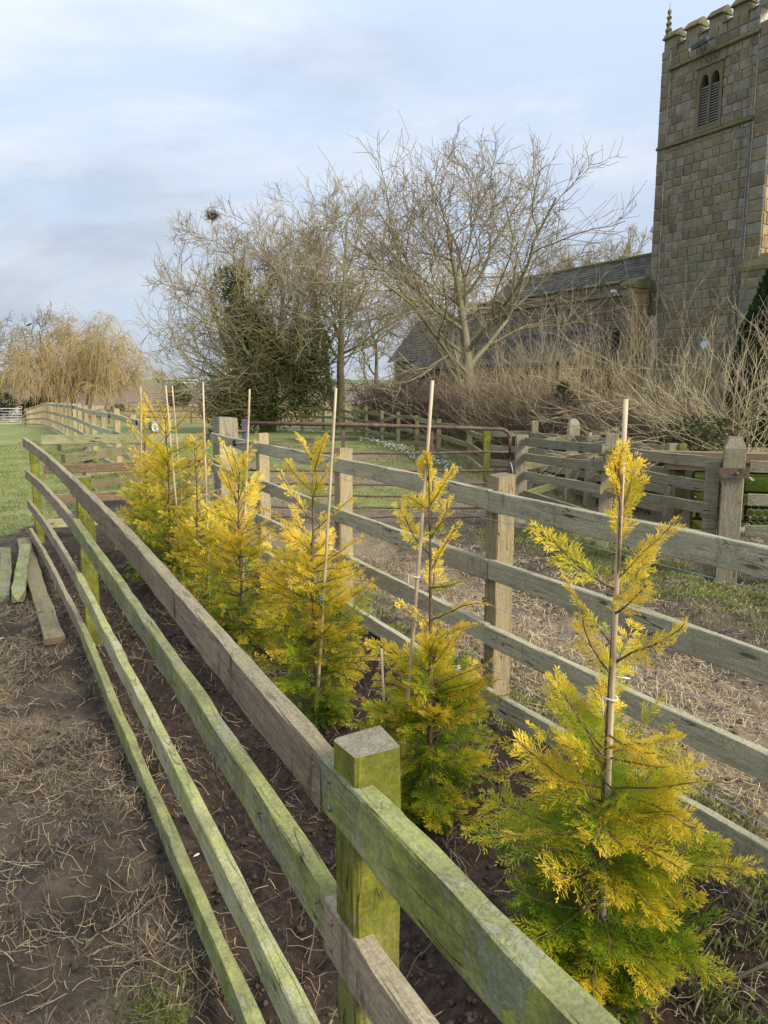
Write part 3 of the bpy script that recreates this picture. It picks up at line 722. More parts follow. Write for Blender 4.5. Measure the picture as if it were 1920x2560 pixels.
# lamps and boxes fixed to the tower
fl = thing('floodlight', 'dark rectangular floodlight on rods above the belfry window', 'floodlight', CW(-1.8, -.5, 12.5))
FM = CM @ Matrix.Translation((-1.75, -.42, 12.50)) @ Matrix.Rotation(rad(-8), 4, 'Y') @ Matrix.Rotation(rad(25), 4, 'X')
link('housing', box_mesh('housing', .62, .34, .13, M['steel_grey'], .02), fl, FM); link('lens', box_mesh('lens', .56, .28, .015, M['glass']), fl, FM @ Matrix.Translation((0, 0, -.017)))
link('end_cap', box_mesh('end_cap', .13, .16, .10, M['white'], .03), fl, FM @ Matrix.Translation((-.39, 0, .0)))
for dx in (-.12, .18): link('rod', pipe('rod', [(-1.75 + dx, -.42, 12.5), (-1.75 + dx + .12, .0, 11.98 if dx < 0 else 12.05)], .014, M['steel_grey'], 6), fl, CM)
f2 = thing('floodlight', 'small grey floodlight on an arm sticking out from the left edge of the tower', 'floodlight', CW(-TW, 0, 7.3))
link('arm', pipe('arm', [(-TW, .4, 7.12), (-TW - .22, .36, 7.2)], .014, M['steel_grey'], 6), f2, CM)
link('housing', box_mesh('housing', .26, .07, .2, M['galv'], .02), f2, CM @ Matrix.Translation((-TW - .36, .34, 7.17)) @ Matrix.Rotation(rad(28), 4, 'Y'))
al = thing('alarm_box', 'pale blue shield shaped alarm box low on the tower wall', 'alarm box', CW(-1.17, -.06, 3.05))
sh = [(-.13, .14), (.13, .14), (.145, .02), (.06, -.12), (0, -.15), (-.06, -.12), (-.145, .02)]
V = [(x, 0, z) for x, z in sh] + [(x * .9, -.08, z * .9) for x, z in sh]; n = len(sh)
link('cover', np_mesh('cover', V, [np.array([(i, (i + 1) % n, n + (i + 1) % n, n + i) for i in range(n)]), np.array([list(range(n, 2 * n))])], simple('pale_blue_plastic', (.55, .66, .82), .4)), al, CM @ Matrix.Translation((-1.17, -.04, 3.05)))
link('strobe_lamp', pipe('strobe_lamp', [(0, 0, 0), (0, 0, -.05)], [.035, .02], M['steel_grey'], 8), al, CM @ Matrix.Translation((-1.17, -.08, 2.90)))

nave = thing('church_nave', 'low stone church nave and aisle with slate roofs beside the tower', 'church', CW(-9, 0, 0))
nst = []
NX1, NX0 = -3.70, -14.2
CLW = [(-12.2, -11.7, 4.05, 4.75), (-8.35, -7.65, 4.05, 4.75), (-6.6, -6.5, 0, 0)]
cbox(NX0, NX1 - .004, -.28, 3.6, -.3, 5.02, 'mortar', 'wall', nave)
NM = CM @ Matrix.Translation((NX0, -.28, 0)); hl = [(a - NX0, b - NX0, c, d) for a, b, c, d in CLW]
masonry(nave, NM, NX1 - NX0, 3.55, 5.0, .29, .34, .62, 'stone_nave', holes=hl, seed=21, stuff=nst)
prism('string_course', [(-.2, 4.98), (-.37, 5.0), (-.37, 5.05), (-.29, 5.10), (-.2, 5.10)], NX0, NX1 - .01, 'coping', nave)
cbox(NX0, NX1 - .006, -.26, .05, 5.08, 5.22, 'stone_nave', 'parapet', nave)
k = 0; x = NX1 - .75
while x > NX0:
    cbox(x, x + .68, -.29, .06, 5.22, 5.46, 'stone_nave', 'merlon', nave, .015)
    prism('merlon_coping', [(-.35, 5.46), (-.35, 5.49), (-.2, 5.58), (.0, 5.58), (.12, 5.46)], x - .03, x + .71, 'coping', nave); x -= 1.18
for a, b, c, d in CLW[:2]:
    w = cbox(a, b, -.275, -.2, c, d, 'glass', 'clerestory_window', nave)
    for xx in (a, (a + b) / 2 - .04, b - .07): sub('mullion', box_mesh('mullion', .07, .07, d - c, M['coping']), w, CM @ Matrix.Translation((xx + .035, -.30, c)))
    sub('lintel', box_mesh('lintel', b - a + .16, .08, .12, M['coping']), w, CM @ Matrix.Translation(((a + b) / 2, -.32, d)))
# north-west buttress of the nave with weathered cap
cbox(-4.02, -3.50, -1.05, -.282, -.3, 5.14, 'mortar', 'buttress', nave)
masonry(nave, CM @ Matrix.Translation((-4.02, -1.05, 0)), .52, .5, 5.12, .36, .5, .53, 'stone_nave', seed=22, part_if=lambda x, z: z > 2.5, stuff=nst, quoin=True)
gold2 = []
masonry(nave, CM @ Matrix.Translation((-3.50, -1.05, 0)) @ Matrix.Rotation(rad(90), 4, 'Z'), .74, .5, 5.12, .36, .7, .75, 'stone_ochre_sunlit', seed=23, part_if=lambda x, z: z > 2.5, stuff=gold2, quoin=True)
prism('buttress_cap', [(-1.13, 5.12), (-1.13, 5.24), (-.95, 5.40), (-.3, 5.44), (-.3, 5.12)], -4.10, -3.42, 'coping', nave)
# roofs: overlapping slates
def slates(name, x0, x1, ye, ze, yr, zr, row=.19, w=.27, seed=0):
    r = np.random.default_rng(seed); sl = math.hypot(yr - ye, zr - ze); dy, dz = (yr - ye) / sl, (zr - ze) / sl; ny_, nz_ = -dz, dy
    Vs, F, tone = [], [], []
    for i in range(int(sl / row) + 1):
        t0 = i * row; t1 = min(t0 + row * 1.9, sl); off = (i % 2) * w / 2
        xx = np.arange(x0 - off, x1, w)
        for a in xx:
            b = min(a + w - .006, x1); a = max(a, x0)
            if b - a < .03: continue
            l0 = .028 + r.uniform(0, .008); j = r.normal(0, .008); n = len(Vs)
            y0_, z0_, y1_, z1_ = ye + dy * (t0 + j), ze + dz * (t0 + j), ye + dy * t1, ze + dz * t1
            Vs += [(a, y0_ + ny_ * l0, z0_ + nz_ * l0), (b, y0_ + ny_ * l0, z0_ + nz_ * l0), (b, y1_ + ny_ * .006, z1_ + nz_ * .006), (a, y1_ + ny_ * .006, z1_ + nz_ * .006),
                   (a, y0_ + ny_ * (l0 - .012), z0_ + nz_ * (l0 - .012)), (b, y0_ + ny_ * (l0 - .012), z0_ + nz_ * (l0 - .012))]
            F += [(n, n + 1, n + 2, n + 3), (n + 4, n + 5, n + 1, n)]; tone += [r.random()] * 6
    return np_mesh(name, Vs, [np.array(F)], M['slate'], False, {'tone': tone})
def roof(x0, x1, ye, ze, yr, zr, seed, back=None):
    prof = [(ye, ze), (yr, zr)] + ([back] if back else []) + [(yr, ze - .05) if not back else (back[0], back[1] - .05), (ye, ze - .09)]
    ro = prism('roof', prof, x0, x1, 'slate', nave)
    sub('slate', slates('slate', x0 - .04, x1 + .04, ye - .12, ze - .12 * (zr - ze) / (yr - ye), yr, zr, seed=seed), ro, CM, kind='stuff'); return ro
r1 = roof(NX0, NX1 - .01, .06, 5.16, 1.85, 6.70, 31, (3.65, 5.16))
sub('ridge_tile', pipe('ridge_tile', [(NX0, 1.85, 6.72), (NX1, 1.85, 6.72)], .09, M['coping'], 8), r1, CM)
AX1, AX0, AY = -4.62, -15.2, -3.3
cbox(AX0, AX1, AY, -.284, -.3, 2.52, 'mortar', 'aisle_wall', nave)
prism('aisle_gable', [(AY, 2.5), (AY, 2.58), (-.285, 3.82), (-.285, 2.5)], AX1 - .4, AX1 - .001, 'mortar', nave)
AH = [(-14.1 - AX0, -13.5 - AX0, 1.0, 2.15), (-9.6 - AX0, -9.0 - AX0, 1.0, 2.15)]
masonry(nave, CM @ Matrix.Translation((AX0, AY, 0)), AX1 - AX0, -.1, 2.52, .31, .36, .66, 'stone_nave', holes=AH, seed=24, part_if=lambda x, z: z > .9, stuff=nst)
for hx0, hx1, hz0, hz1 in AH:
    for s in (0, 1):
        x0 = AX0 + hx0 + s * .31
        w = cbox(x0 + .02, x0 + .27, AY - .012, AY + .05, hz0 + .04, hz1 - .2, 'glass', 'lancet_window', nave)
        arch = [(x0 + .145 + .125 * math.cos(a), AY - .012, hz1 - .2 + .17 * math.sin(a)) for a in np.linspace(0, math.pi, 9)]
        sub('arch_light', np_mesh('arch_light', arch, [np.array([list(range(8, -1, -1))])], M['glass']), w, CM)
        for xx in (x0 - .03, x0 + .26): sub('jamb', box_mesh('jamb', .06, .07, hz1 - hz0, M['coping']), w, CM @ Matrix.Translation((xx + .02, AY - .02, hz0)))
        sub('arch_head', pipe('arch_head', [(p[0], p[1] - .02, p[2]) for p in arch], .035, M['coping'], 6), w, CM)
WA = CM @ Matrix.Translation((AX1, AY, 0)) @ Matrix.Rotation(rad(90), 4, 'Z')
masonry(nave, WA, 3.0, -.1, 3.7, .16, .14, .34, 'stone_ochre_sunlit', seed=25, part_if=lambda x, z: False, stuff=gold2, zwall=lambda x: 2.5 + 1.25 * x / 3, holes=[(1.0, 1.5, 1.1, 2.3)])
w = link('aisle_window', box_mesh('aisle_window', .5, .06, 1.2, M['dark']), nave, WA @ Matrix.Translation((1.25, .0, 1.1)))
sub('surround', box_mesh('surround', .75, .05, .22, M['stone_ochre_sunlit']), w, WA @ Matrix.Translation((1.25, -.03, 2.3)))
roof(AX0 - .15, AX1 + .08, AY - .12, 2.56, -.30, 3.84, 32)
link('flashing', box_mesh('flashing', AX1 - AX0, .04, .14, M['lead']), nave, CM @ Matrix.Translation(((AX0 + AX1) / 2, -.31, 3.84)))
link('gutter', pipe('gutter', [(AX0 - .2, AY - .26, 2.44), (AX1 + .1, AY - .26, 2.44)], .06, M['black'], 6), nave, CM)
# chancel
cbox(-22.0, NX0 - .004, -.12, 3.4, -.3, 3.2, 'mortar', 'chancel_wall', nave)
masonry(nave, CM @ Matrix.Translation((-22, -.12, 0)), 22 + NX0, 1, 3.2, .3, .36, .66, 'stone_nave', seed=26, part_if=lambda x, z: False, stuff=nst)
roof(-22.3, NX0, -.3, 3.15, 1.7, 5.4, 33, (3.6, 3.15))
join_stuff('masonry', nst, nave, 'stone_nave'); join_stuff('masonry', gold2, nave, 'stone_ochre_sunlit')
cl = thing('security_lamp', 'small white security lamp fixed under the nave parapet', 'lamp', CW(-5.05, -.4, 5.1))
link('bracket', box_mesh('bracket', .05, .12, .16, M['white']), cl, CM @ Matrix.Translation((-5.05, -.36, 5.02))); link('head', box_mesh('head', .24, .12, .09, M['white'], .02), cl, CM @ Matrix.Translation((-5.05, -.46, 5.14)))

# ------------------------------------------------------------------ bare trees
def bare_tree(name, label, x, y, H, R, seed, bark_m, twig_m, cat='tree', group=None, trunks=((0, 0, 1),), trunk_r=.22, limbs=11, k=(8, 7, 6), up=(.06, .05, .03),
              low=.22, lean=(0, 0), twig_r=.009, z0=None, limb_ang=.85, rs=1.0):
    r = np.random.default_rng(seed); z = float(tz(x, y)) if z0 is None else z0
    t = thing(name, label, cat, (x, y, z - .1), group)
    P = np.tile([[x, y, z - .1]], (len(trunks), 1)).astype(float); P[:, 0] += r.normal(0, .15 * (len(trunks) > 1), len(trunks))
    D = np.array([[a + lean[0], b + lean[1], 1.0] for a, b, s in trunks]); S = np.array([s for *_, s in trunks])
    L0 = S * H * .90
    p0 = grow(P, D, L0, 12, r, .06, .05); R0 = trunk_r * S; R0e = R0 * .18
    g7 = [(p0, radii(R0, R0e, 13))]
    a1, d1, l1, q1 = spawn(p0, np.full(len(P), R * 1.25) * S, R0, R0e, limbs, low, .97, limb_ang, 1.0, r, .55, rf=.55)
    d1[:, 2] = np.abs(d1[:, 2]) * .7 + .12
    p1 = grow(a1, d1, l1, 9, r, .15, up[0]); g7.append((p1, radii(q1, q1 * .28, 10)))
    a2, d2, l2, q2 = spawn(p1, l1, q1, q1 * .28, k[0], .12, .97, .75, .66, r, .45)
    p2 = grow(a2, d2, l2, 7, r, .17, up[1])
    q2 = np.maximum(q2, twig_r * 1.8)
    V, F = tubes_arrays(g7, 7); link('trunk', np_mesh('trunk', V, [F], M[bark_m], True), t)
    a3, d3, l3, q3 = spawn(p2, l2, q2, q2 * .35, k[1], .10, 1.0, .68, .66, r, .4)
    p3 = grow(a3, d3, l3, 5, r, .18, up[2]); q3 = np.maximum(q3, twig_r * 1.25)
    a4, d4, l4, q4 = spawn(p3, l3, q3, q3 * .5, k[2], .12, 1.0, .6, .68, r, .3); l4 = np.maximum(l4, .30)
    p4 = grow(a4, d4, l4, 2, r, .16, .06); q4 = np.maximum(q4 * .9, twig_r)
    V, F = tubes_arrays([(p2, radii(q2, q2 * .4, 8))], 5); me = np_mesh('bough', V, [F], M[bark_m], True); link('bough', me, t)
    V, F = tubes_arrays([(p3, radii(q3, q3 * .6, 6)), (p4, radii(q4, q4 * .6, 3))], 3); link('crown', np_mesh('crown', V, [F], M[twig_m], True), t)
    return t, p1, p2

def clump_leaves(name, blobs, n, size, mat, seed, parent, flat=0.0, shell=.55):
    r = np.random.default_rng(seed); C = []
    vol = np.array([b[3] * b[4] * b[5] for b in blobs]); cnt = (n * vol ** .75 / (vol ** .75).sum()).astype(int)
    for (bx, by, bz, rx, ry, rz), m in zip(blobs, cnt):
        d = nrm(r.normal(0, 1, (m, 3))); rr = r.uniform(shell, 1.0, (m, 1)) ** .7
        lump = .78 + .45 * fbm(d[:, 0] * 2.3 + bx, d[:, 2] * 2.3 + d[:, 1] * 1.7, seed, 3)[:, None]
        C.append(np.array([bx, by, bz]) + d * rr * lump * np.array([rx, ry, rz]))
    C = np.concatenate(C); V, F = leaf_quads(C, r.uniform(.6, 1.3, len(C)) * size, r, flat)
    return link(name, np_mesh(name, V, [F], M[mat]), parent)

ivy_t, ip1, ip2 = bare_tree('ivy_clad_tree', 'big spreading bare tree with dark ivy covering its trunk, beyond the rusty gate', -4.9, 32, 8.3, 4.6, 11, 'bark_olive', 'twig_grey',
    trunks=((-.16, 0, 1.0), (.10, .05, .95), (-.42, .02, .85)), trunk_r=.24, limbs=10, k=(7, 6, 5), up=(.03, .03, .02), low=.12, limb_ang=.95)
IVY_Y = -.7
iv = [(-5.45, 31.8, 2.2, .75, .7, 2.6), (-5.6, 31.7, 4.9, .6, .6, 1.7), (-4.85, 31.9, 4.2, .42, .45, 1.5), (-6.1, 31.7, 5.7, .55, .5, .7), (-4.7, 31.7, 2.8, .8, .7, 1.6), (-4.2, 31.7, 1.5, 1.5, 1.0, 1.5),
      (-3.4, 31.8, 2.5, 1.1, .8, 1.4), (-2.9, 31.9, 1.6, 1.0, .8, 1.4), (-5.5, 31.6, .9, 1.4, .9, 1.1), (-6.4, 31.6, .9, .9, .8, .9), (-2.6, 32, 3.2, .6, .6, 1.1)]
clump_leaves('ivy', [(b[0], b[1] + IVY_Y, *b[2:]) for b in iv], 32000, .10, 'ivy', 3, ivy_t, 0.0, .35)
def tangle(name, blobs, n, length, rad_, mat, seed, parent=None, up=.35, nseg=3, wig=.25):
    r = np.random.default_rng(seed); P = []
    vol = np.array([b[3] * b[4] * b[5] for b in blobs]); cnt = np.maximum(1, (n * vol / vol.sum()).astype(int))
    for (bx, by, bz, rx, ry, rz), m in zip(blobs, cnt): P.append(np.array([bx, by, bz]) + nrm(r.normal(0, 1, (m, 3))) * r.uniform(0, 1, (m, 1)) ** .4 * np.array([rx, ry, rz]))
    P = np.concatenate(P); D = r.normal(0, 1, (len(P), 3)); D[:, 2] = np.abs(D[:, 2]) * .6 + up
    p = grow(P, D, length * r.uniform(.5, 1.4, len(P)), nseg, r, wig, 0); R = rad_ * r.uniform(.6, 1.3, len(P))
    return link(name, tube_mesh(name, [(p, radii(R, R * .5, nseg + 1))], 3, M[mat]), parent)
tangle('low_branches', [(-4.4, 30.9, 2.6, 2.4, .8, 1.9), (-6.3, 30.9, 1.3, 1.9, .8, 1.4)], 950, 1.6, .015, 'bark_olive', 5, ivy_t, .12, 5, .2)
ash, ap1, ap2 = bare_tree('ash_tree', 'tall bare olive barked tree standing between the ivy covered tree and the church', -1.95, 33.2, 9.3, 4.6, 23, 'bark_olive', 'twig_grey',
    trunks=((.0, 0, 1.0), (-.10, .0, .80)), trunk_r=.23, limbs=11, k=(7, 6, 5), up=(.10, .07, .03), low=.22, limb_ang=.75)
oak, op1, op2 = bare_tree('bare_tree', 'wide crowned bare tree whose trunk stands in front of the church aisle', 2.95, 27.0, 7.9, 5.1, 37, 'bark_grey', 'twig_brown',
    trunks=((.02, 0, 1.0),), trunk_r=.27, limbs=16, k=(8, 7, 5), up=(.05, .04, .03), low=.22, limb_ang=.95)
for i, (x, y, H, R, lab) in enumerate(((-.6, 50, 8.5, 4.2, 'bare tree behind the church end, in the gap beside the tall olive barked tree'), (3.2, 54, 10.0, 4.6, 'distant bare tree showing behind the chancel roof'),
        (6.8, 48, 8.5, 4.4, 'distant bare tree rising behind the middle of the nave roof'), (-7.5, 46, 6.5, 4.0, 'thin bare tree behind the ivy covered tree'))):
    bare_tree('distant_tree', lab, x, y, H, R, 50 + i, 'bark_grey', 'twig_grey', group='bare trees beyond the church', trunk_r=.2, limbs=11, k=(6, 6, 4), twig_r=.013, low=.15)
for i, (x, y, H, R, lab) in enumerate(((14.6, 66, 13.4, 4.2, 'pale bare tree showing above the nave roof, furthest from the tower'), (18.6, 66, 13.6, 4.2, 'pale bare tree above the nave roof between two others'), (22.4, 66, 14.4, 4.2, 'pale bare tree above the nave roof close beside the tower'))):
    bare_tree('distant_tree', lab, x, y, H, R, 60 + i, 'bark_grey', 'twig_grey', group='bare trees beyond the church', trunk_r=.2, limbs=14, k=(7, 6, 4), twig_r=.015, low=.35, up=(.12, .10, .06))
for i, (x, y, H, R, lab) in enumerate(((-36.5, 70, 8.2, 4.6, 'dark limbed bare tree at the edge of the field, furthest left'), (-31.6, 72, 8.8, 4.8, 'dark limbed bare tree close behind the weeping willow'), (-29.2, 73, 8.6, 4.6, 'slender bare tree half hidden by the weeping willow'))):
    bare_tree('distant_tree', lab, x, y, H, R, 70 + i, 'bark_dark', 'twig_brown', group='bare trees beside the willow', trunk_r=.26, limbs=10, k=(7, 6, 4), twig_r=.016, low=.15, limb_ang=1.0)

def willow(x, y, H, R, seed):
    r = np.random.default_rng(seed); z = float(tz(x, y)); t = thing('willow_tree', 'weeping willow with golden hanging twigs at the far side of the field', 'tree', (x, y, z))
    P = np.tile([[x, y, z - .1]], (3, 1)).astype(float); P[:, 0] += [-1.2, .3, 1.7]
    p0 = grow(P, np.array([[-.35, 0, 1], [.02, .1, 1.], [.45, -.1, .9]]), np.array([H * .62, H * .85, H * .7]), 9, r, .10, .02); R0 = np.array([.24, .3, .26])
    a1, d1, l1, q1 = spawn(p0, np.full(3, R * .95), R0, R0 * .2, 13, .25, .98, .8, 1.0, r, .35, rf=.5); p1 = grow(a1, d1, l1, 8, r, .17, .03)
    V, F = tubes_arrays([(p0, radii(R0, R0 * .2, 10)), (p1, radii(q1, q1 * .3, 9))], 6); link('trunk', np_mesh('trunk', V, [F], M['twig_brown'], True), t)
    a2, d2, l2, q2 = spawn(p1, l1, q1, q1 * .3, 10, .15, 1, .75, .5, r, .3); p2 = grow(a2, d2, l2, 6, r, .2, -.02)
    a3, d3, l3, q3 = spawn(p2, l2, q2, q2 * .3, 9, 0.1, 1, .7, .9, r, .2)
    hang = np.minimum(r.uniform(.8, 3.6, len(a3)), np.maximum(a3[:, 2] - z - r.uniform(.2, 1.0, len(a3)), .4)); d3[:, 2] = np.abs(d3[:, 2]) * .4
    p3 = grow(a3, d3, hang, 7, r, .07, -.42); q3 = np.full(len(a3), .014)
    V, F = tubes_arrays([(p2, radii(np.maximum(q2, .02), np.maximum(q2 * .4, .012), 7)), (p3, radii(q3, q3 * .7, 8))], 3)
    link('crown', np_mesh('crown', V, [F], M['twig_willow'], True), t); return p3
willow(-25.2, 65, 8.3, 4.6, 5)
# low scrub at the field edge, far evergreen bush
def bush(label, x, y, rx, rz, n, size, mat, seed, name='bush', group=None, cat='bush'):
    z = float(tz(x, y)); b = thing(name, label, cat, (x, y, z), group)
    r = np.random.default_rng(seed); P = np.tile([[x, y, z - .1]], (7, 1)); D = np.column_stack([r.normal(0, .5, 7), r.normal(0, .5, 7), np.ones(7)])
    link('stem', tube_mesh('stem', [(grow(P, D, np.full(7, rz * 1.1), 4, r, .1, 0), radii(np.full(7, rx * .04), np.full(7, .02), 5))], 5, M['bark_dark']), b)
    clump_leaves('foliage', [(x, y, z + rz, rx, rx, rz * .95), (x - rx * .3, y, z + rz * .8, rx * .75, rx * .7, rz * .75), (x + rx * .35, y, z + rz * 1.1, rx * .6, rx * .6, rz * .7)], n, size, mat, seed, b)
bush('round dark evergreen bush alone in front of the ploughed field', -25.3, 96, 1.55, 1.6, 4500, .26, 'bushleaf', 41)
for i, (x, y, rx, rz, lab) in enumerate(((-31.8, 63, 2.0, 1.3, 'low dark scrub below the bare trees, at the left end of the field'), (-29.3, 66, 1.6, 1.0, 'low dark scrub under the left side of the willow'), (-35.0, 66, 2.2, 1.6, 'tall dark scrub at the outer edge of the field'))):
    bush(lab, x, y, rx, rz, 2600, .2, 'bushleaf', 80 + i, 'scrub', 'scrub below the willow')
bush('small bare thorn bush in the dry meadow', -27.4, 80, .8, .55, 500, .16, 'bushleaf', 95, 'thorn_bush')
bush('small pale bush on the skyline beside the willow', -150, 520, 4.6, 5.0, 400, 1.2, 'drygrass', 97, 'distant_bush')

# hedge of brown twigs behind the churchyard fence
HP = [(4.1, 11.0), (3.7, 12.3), (2.9, 14.6), (2.6, 18), (2.3, 21), (1.4, 24), (.3, 27), (-1.0, 29.3)]
def hedge():
    r = np.random.default_rng(12); hp = np.array(HP); d = np.r_[0, np.cumsum(np.hypot(*np.diff(hp, axis=0).T))]; n = 8200
    s = r.uniform(0, d[-1], n); x = np.interp(s, d, hp[:, 0]) + r.normal(.25, .32, n); y = np.interp(s, d, hp[:, 1]) + r.normal(0, .3, n)
    h = 1.45 + .02 * (y - 12) + .35 * fbm(x * 1.3, y * .9, 5, 3)
    P = np.column_stack([x, y, r.uniform(.0, .78, n) * h]); D = np.column_stack([r.normal(0, .75, n), r.normal(0, .75, n), r.uniform(.2, 1, n)])
    p = grow(P, D, r.uniform(.3, .75, n), 3, r, .25, .02); R = r.uniform(.004, .009, n)
    a, dd, l, q = spawn(p, r.uniform(.3, .6, n), R, R * .5, 3, .2, 1, .7, .6, r); pp = grow(a, dd, l, 2, r, .2, .03)
    t = thing('hedge', 'bare brown twiggy hedge along the back of the churchyard fence', 'hedge', (2.4, 18, 0))
    st = 60; s = np.linspace(0, d[-1], st); P = np.column_stack([np.interp(s, d, hp[:, 0]) + .25, np.interp(s, d, hp[:, 1]), np.zeros(st)])
    link('stem', tube_mesh('stem', [(grow(P, np.column_stack([r.normal(0, .3, st), r.normal(0, .3, st), np.ones(st)]), np.full(st, 1.2), 5, r, .15, 0), radii(np.full(st, .025), np.full(st, .01), 6))], 5, M['bark_dark']), t)
    link('foliage', tube_mesh('foliage', [(p, radii(R, R * .6, 4)), (pp, radii(np.full(len(a), .0045), np.full(len(a), .003), 3))], 3, M['twig_hedge']), t, label='brown twigs')
    C = np.column_stack([np.interp(s2 := r.uniform(0, d[-1], 5200), d, hp[:, 0]) + r.normal(.2, .3, 5200), np.interp(s2, d, hp[:, 1]) + r.normal(0, .3, 5200), r.uniform(.05, 1.0, 5200) ** 1.3 * 1.05])
    V, F = leaf_quads(C, r.uniform(.04, .09, len(C)), r); link('ivy', np_mesh('ivy', V, [F], M['ivy']), t)
hedge()
def undergrowth():
    r = np.random.default_rng(14); n = 7000; s = r.random(n)
    x = np.interp(s, [0, .5, 1], [2.75, 3.45, 4.2]) + r.normal(.18, .16, n); y = np.interp(s, [0, .5, 1], [12.5, 10.6, 9.75]) + r.normal(.1, .18, n); z = tz(x, y) * .6 + r.uniform(0, .85, n)
    V, F = leaf_quads(np.column_stack([x, y, z]), r.uniform(.03, .10, n), r, .2, .35); link('undergrowth', np_mesh('undergrowth', V, [F], M['bushleaf']), kind='stuff')
undergrowth()

def shrub(label, x, y, n, length, spread, seed, mat, thick=.012, arch=-.015, kids=(5, 4), bias=(0, 0), name='shrub', z=None, cat='shrub', base=.25):
    r = np.random.default_rng(seed); z = float(tz(x, y)) if z is None else z
    t = thing(name, label, cat, (x, y, z), 'bare shrubs in front of the church')
    P = np.column_stack([x + r.normal(0, base, n), y + r.normal(0, base, n), np.full(n, z - .05)]); a = r.uniform(0, 6.28, n); s = spread * r.uniform(.1, 1, n) ** .8
    D = np.column_stack([np.cos(a) * s + bias[0], np.sin(a) * s * .8 + bias[1], np.ones(n)]); L = length * r.uniform(.55, 1.1, n)
    p = grow(P, D, L, 9, r, .075, arch); R = thick * r.uniform(.6, 1.4, n)
    link('stem', tube_mesh('stem', [(p, radii(R, R * .35, 10))], 5, M[mat]), t)
    a1, d1, l1, q1 = spawn(p, L, R, R * .35, kids[0], .3, 1, .5, .42, r, .4); p1 = grow(a1, d1, l1, 4, r, .10, .03); q1 = np.maximum(q1, .0032)
    a2, d2, l2, q2 = spawn(p1, l1, q1, q1 * .5, kids[1], .2, 1, .55, .5, r, .3); p2 = grow(a2, d2, l2, 2, r, .1, .03)
    link('crown', tube_mesh('crown', [(p1, radii(q1, q1 * .6, 5)), (p2, radii(np.full(len(a2), .0028), np.full(len(a2), .0018), 3))], 3, M[mat]), t)
shrub('wide bare shrub of arching pale stems above the gate post', 4.75, 10.3, 52, 2.2, 1.6, 1, 'twig_pale', .0065, -.045, (3, 3), (-.2, 0), base=.25, z=.75)
shrub('bare shrub of arching stems leaning over the pen fence, low and wide', 4.35, 10.5, 40, 2.1, 1.8, 8, 'twig_pale', .0055, -.085, (4, 3), (-.9, -.1), base=.3, z=.7)
shrub('bare shrub with silvery thorny stems in front of the dark yew', 5.75, 10.2, 24, 1.9, 1.6, 2, 'twig_grey', .0065, -.03, (6, 3), (.35, 0), base=.3, z=.75)
shrub('tall bare shrub with upright brown stems against the tower wall', 5.5, 14.2, 24, 3.3, .45, 3, 'twig_brown', .009, .0, (4, 2), (0, 0), base=.7)
shrub('tall bare shrub with upright tan stems in front of the ochre aisle gable', 4.7, 15.5, 30, 3.2, .55, 4, 'twig_brown', .008, .0, (4, 2), (0, 0), base=.8)
shrub('dense bare shrub with fanned tan stems below the aisle roof', 3.9, 15.8, 58, 2.9, 1.0, 5, 'twig_tan', .0065, -.015, (4, 3), (-.25, 0), base=.6)
shrub('bare brown shrub beside the church wall near the lancet window', 2.9, 18.2, 30, 2.5, .9, 6, 'twig_brown', .008, -.015, (5, 3), (-.1, 0), base=.6)
shrub('bare brown shrub by the foot of the wide crowned tree', 3.6, 21.5, 28, 2.4, .7, 7, 'twig_brown', .008, .0, (4, 2), (0, 0), base=.7)

shrub('tall thin bare scrub in front of the chancel end, left of the wide crowned tree', 1.75, 25.6, 26, 3.2, .5, 9, 'twig_brown', .010, .0, (5, 3), (0, 0), base=.9)
shrub('tall thin bare scrub in front of the aisle roof, right of the wide crowned tree', 4.3, 23.0, 36, 3.6, .5, 10, 'twig_brown', .010, .0, (5, 3), (0, 0), base=.9)
shrub('tall thin bare scrub before the nave wall, under the clerestory', 5.3, 20.0, 26, 3.6, .5, 11, 'twig_tan', .009, .0, (5, 3), (0, 0), base=.9)
# yew column and young pine
yw = thing('yew_tree', 'dense dark green columnar yew beside the tower', 'tree', (8.35, 16.2, 0))
link('trunk', pipe('trunk', [(8.35, 16.2, -.1), (8.35, 16.2, 3.6)], [.16, .03], M['bark_dark'], 8), yw)
def yew_leaves():
    r = np.random.default_rng(77); n = 30000; z = r.uniform(.15, 4.35, n); prof = np.interp(z, [0, .8, 2, 3.2, 4, 4.4], [.95, 1.12, 1.05, .78, .48, .08])
    a = r.uniform(0, 6.28, n); lump = .86 + .3 * fbm(a * 3.2, z * 1.1, 3, 3); rr = prof * lump * r.uniform(.8, 1.0, n)
    C = np.column_stack([8.35 + np.cos(a) * rr, 16.2 + np.sin(a) * rr, z]); d = nrm(np.column_stack([np.cos(a) * .45, np.sin(a) * .45, np.ones(n)]) + r.normal(0, .25, (n, 3))); s = nrm(np.cross(d, r.normal(0, 1, (n, 3)))); L = r.uniform(.07, .16, n)[:, None]
    V = np.stack([C, C + d * L * .5 + s * L * .18, C + d * L, C + d * L * .5 - s * L * .18], 1).reshape(-1, 3)
    link('foliage', np_mesh('foliage', V, [np.arange(n * 4).reshape(n, 4)], M['yew']), yw)
yew_leaves()
pn = thing('young_pine', 'small dark green young pine behind the pen fence', 'tree', (3.15, 13.6, 0))
